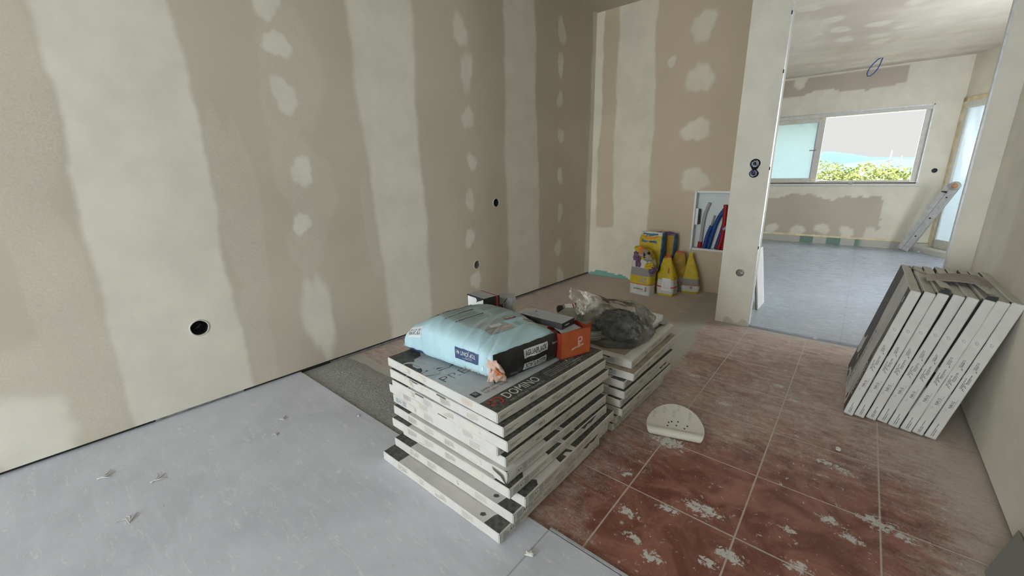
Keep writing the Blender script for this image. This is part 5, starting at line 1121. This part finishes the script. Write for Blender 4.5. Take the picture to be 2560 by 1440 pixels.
n = NT('mortar'); g = n.geo(); a_ = n.noise(95, 6, .75, g); b_ = n.noise(16, 4, .6, g); n.set(Base_Color=n.mix(n.rng(a_, .3, .7), (.30, .295, .28, 1), (.54, .535, .52, 1)), Roughness=.95); n.bump(a_, .9, .012); M_MORT = n.m
mb = MB(); mr_ = np.random.RandomState(2)
def mort(u, v):
    x = -2.25 + 1.08 * u; y = E1 + .004 + .33 * v; edge = min(1, (1 - v) * 2.6) * min(1, u * 14) * (1 - .3 * u)
    rough = max(0, noise.noise((x * 5, y * 9, 0)) * .5 + .62 - 2.3 * abs(v - .42 - .10 * math.sin(u * 5) + .25 * u)) 
    z = .002 + .003 * edge * (1 + noise.noise((x * 9, y * 9, 1))) + rough * (.003 + .007 * abs(noise.noise((x * 90, y * 90, 0))) + .004 * noise.noise((x * 210, y * 210, 5))) * edge
    return (x, y, z - .0065 * max(0, (v - .72)) / .28)
mb.sheet(mort, 260, 90, M_MORT, False); tag(mb.ob('mortar_bed'), 'rough grey mortar bed between the grey floor edge and the left wall', 'mortar')
def chunk(name, c, s_, mat, label, seed, flatk=.5, grp=None):
    r_ = random.Random(seed); bm = bmesh.new(); bmesh.ops.create_icosphere(bm, subdivisions=2, radius=1)
    for v in bm.verts: k = 1 + .5 * noise.noise(v.co * 1.7 + Vector((seed, 0, 0))); v.co = Vector((v.co.x * k * s_, v.co.y * k * s_ * .7, max(-.5, v.co.z) * k * s_ * flatk))
    zmin = min(v.co.z for v in bm.verts); 
    for v in bm.verts: v.co.z -= zmin
    me = bpy.data.meshes.new(name); bm.to_mesh(me); bm.free(); me.materials.append(mat); o = bpy.data.objects.new(name, me); COL.objects.link(o); o.location = c; o.rotation_euler = (0, 0, r_.uniform(0, 6)); return tag(o, label, 'plaster chip', grp)
M_CHIP = flat('plaster_chip', (.60, .59, .55, 1), .9)
chunk('plaster_chip', (.078, 1.857, .001), .013, M_CHIP, 'white plaster chip on the red tiles in front of the leaning cartons', 3)
chunk('plaster_chip', (-.567, .729, .0115), .014, M_CHIP, 'white plaster chip at the grey tile seam below the front stack', 5)
chunk('plaster_chip', (-1.60, .80, .0115), .008, M_CHIP, 'tiny plaster chip on the grey floor near the mortar edge', 6)
n_ = 260; mb = MB(); rr = random.Random(12)
for k in range(n_):
    if k < 150: x, y, z = rr.uniform(-2.15, -.6), rr.uniform(-.3, .82), .0115
    elif k < 230: x, y, z = rr.uniform(-.6, .45), rr.uniform(.9, 2.6), .0015
    else: x, y, z = rr.uniform(-1.9, -.3), rr.uniform(2.3, 3.7), .0015
    if -1.32 < x < -.6 and .66 < y < 2.1: continue
    if .05 < x and 2.1 < y: continue
    s_ = rr.choice((.0012, .0016, .002, .0028)) * (1.2 if z < .01 else 1); a = rr.uniform(0, 6.28)
    vs_ = [(x + s_ * math.cos(a + q * 2.1) * rr.uniform(.6, 1.4), y + s_ * math.sin(a + q * 2.1) * rr.uniform(.6, 1.4), z) for q in range(3)] + [(x, y, z + s_ * rr.uniform(.5, 1.1))]
    mb.add(vs_, [(0, 1, 3), (1, 2, 3), (2, 0, 3), (2, 1, 0)], M_CHIP)
tag(mb.ob('plaster_crumbs'), 'fine white plaster crumbs scattered over the grey and red floors', 'crumbs', kind='stuff')
mb = MB()
for (x, y, a, l) in ((-1.86, .56, .4, .02), (-1.80, .10, 1.2, .03), (-1.62, .02, 2.5, .025), (-1.98, -.02, .8, .03), (-1.74, .50, 2.2, .012)):
    for k in range(3): mb.tube([(x + .006 * k, y, .0135), (x + l * math.cos(a + k * .4), y + l * math.sin(a + k * .4), .0155), (x + 1.7 * l * math.cos(a + k * .7), y + 1.7 * l * math.sin(a + k * .7), .013)], [.001, .0022, .0006], M_CHIP, 5)
tag(mb.ob('plaster_shavings'), 'thin curled plaster shavings lying on the near grey floor', 'shavings', kind='stuff')

# ------------------------------------------------------------ the view through the far window
def bush(name, c, r_, mat, label, cat, seed, n_=1500, leaf=.07, sq=(1, 1, .8), grp=None):
    q = np.random.RandomState(seed); mb = MB(); c = Vector(c)
    d = q.normal(size=(n_, 3)); d /= np.linalg.norm(d, axis=1)[:, None]; rad = r_ * (1 - .35 * q.rand(n_) ** 2)
    vs_ = []; fs = []
    for i in range(n_):
        dv = Vector(d[i]); k = 1 + .35 * noise.noise(dv * 2.3 + Vector((seed, 0, 0))); p = c + Vector((dv.x * sq[0], dv.y * sq[1], dv.z * sq[2])) * rad[i] * k
        a = Vector(q.normal(size=3)).normalized(); b = a.cross(Vector(q.normal(size=3))).normalized(); l = leaf * (.6 + .8 * q.rand()); j = len(vs_)
        vs_ += [p - a * l, p + b * l * .4, p + a * l, p - b * l * .4]; fs.append((j, j + 1, j + 2, j + 3))
    mb.add(vs_, fs, mat); o = recess(mb.ob(name), c); return tag(o, label, cat, grp)
def leafm(name, c1_, c2_):
    n = NT(name); f = n.noise(3.5, 3, .6, n.geo()); n.set(Base_Color=n.mix(n.rng(f, .4, .6), c1_, c2_), Roughness=.6); return n.m
M_YG = leafm('yellow_green_leaves', (.17, .175, .03, 1), (.09, .12, .015, 1)); M_WB = leafm('pale_blossom', (.19, .18, .17, 1), (.05, .05, .04, 1)); M_GR = leafm('dull_green_leaves', (.12, .17, .05, 1), (.26, .28, .10, 1))
for i, (x, z, r_, mt, lb2) in enumerate([(-1.15, .45, .95, M_YG, 'bright yellow green bush beyond the window, leftmost'), (.15, .40, .95, M_YG, 'bright yellow green bush in the middle of the window view'), (1.25, .35, .9, M_YG, 'bright yellow green bush at the right of the window view')]):
    bush('garden_bush', (x, 16.5 + i * .3, z), r_, mt, lb2, 'bush', 5 + i, 5200, .05, (1.15, .7, .8), 'bushes beyond the window')
bush('blossom_shrub', (-1.10, 14.6, .25), .68, M_WB, 'pale blossoming shrub at the lower left of the window view', 'shrub', 21, 1600, .05, (1.1, .8, .85), 'blossoming shrubs'); bush('blossom_shrub', (1.12, 14.8, .20), .72, M_WB, 'pale blossoming shrub at the lower right of the window view', 'shrub', 22, 1600, .05, (1, .8, .95), 'blossoming shrubs')
bush('dark_shrub', (-.55, 14.3, .15), .55, M_GR, 'dull green shrub low in the window view', 'shrub', 25, 1200, .05, (1.3, .8, .7))
M_POLE = flat('weathered_pole', (.10, .09, .08, 1), .8)
for i, (x, y, h) in enumerate([(.44, 18.5, 1.66), (.70, 18.5, 1.48)]):
    mb = MB(); mb.tube([(x, y, -1.2), (x + .015, y, .8), (x + .03, y, h)], [.035, .03, .02], M_POLE, 8); mb.tube([(x - .06, y, h - .35), (x + .09, y, h - .30)], .012, M_POLE, 6); tag(recess(mb.ob('wooden_pole'), (x, y, -1.2)), ['taller dark pole rising above the bushes', 'shorter dark pole at the right above the bushes'][i], 'pole', 'poles beyond the window')
ch = tag(empty('roof_chimney', (-.19, 20.5, -.12)), 'small dark chimney with a flat cap above the bushes', 'chimney'); mb = MB(); mb.box((-.09, -.09, 0), (.09, .09, 1.28), flat('chimney_wall', (.35, .32, .30, 1), .8)); mb.ob('chimney_shaft', ch); mb = MB(); mb.box((-.16, -.16, 1.34), (.16, .16, 1.39), M_POLE); mb.box((-.08, -.08, 1.28), (-.05, -.05, 1.34), M_POLE); mb.box((.05, .05, 1.28), (.08, .08, 1.34), M_POLE); mb.ob('chimney_cap', ch)
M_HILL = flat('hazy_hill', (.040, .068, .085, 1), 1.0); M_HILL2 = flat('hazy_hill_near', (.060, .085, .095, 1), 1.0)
def hill(name, dist, x0, x1, prof, mat, label, depth=60):
    mb = MB(); N = 90
    def f(u, v):
        x = x0 + (x1 - x0) * u; e = np.interp(x / dist, [p[0] for p in prof], [p[1] for p in prof]); h = dist * (e + .0015 * noise.noise((x / dist * 90, 1, 0))) + 1.05
        s_ = math.sin(math.pi * v); return (x, dist + depth * (v - .5) * 2, -8 + (h + 8) * (s_ if v < .5 else s_))
    mb.sheet(f, N, 14, mat); return tag(mb.ob(name), label, 'hill')
hill('distant_hill', 600, -260, 260, [(-.3, .022), (-.16, .024), (-.12, .026), (-.085, .034), (-.06, .035), (-.03, .029), (0, .022), (.03, .021), (.1, .017), (.3, .015)], M_HILL, 'blue hazy mountain ridge on the horizon beyond the window', 80)
hill('near_hill', 320, -140, 140, [(-.3, .010), (-.1, .010), (-.04, .012), (0, .016), (.03, .018), (.06, .016), (.3, .012)], M_HILL2, 'paler low hill in front of the blue ridge', 40)
mb = MB(); mb.box((-60, 9, -1.6), (60, 260, -1.5), flat('dry_ground', (.32, .30, .20, 1), .95)); struct(mb.ob('floor_ground'))
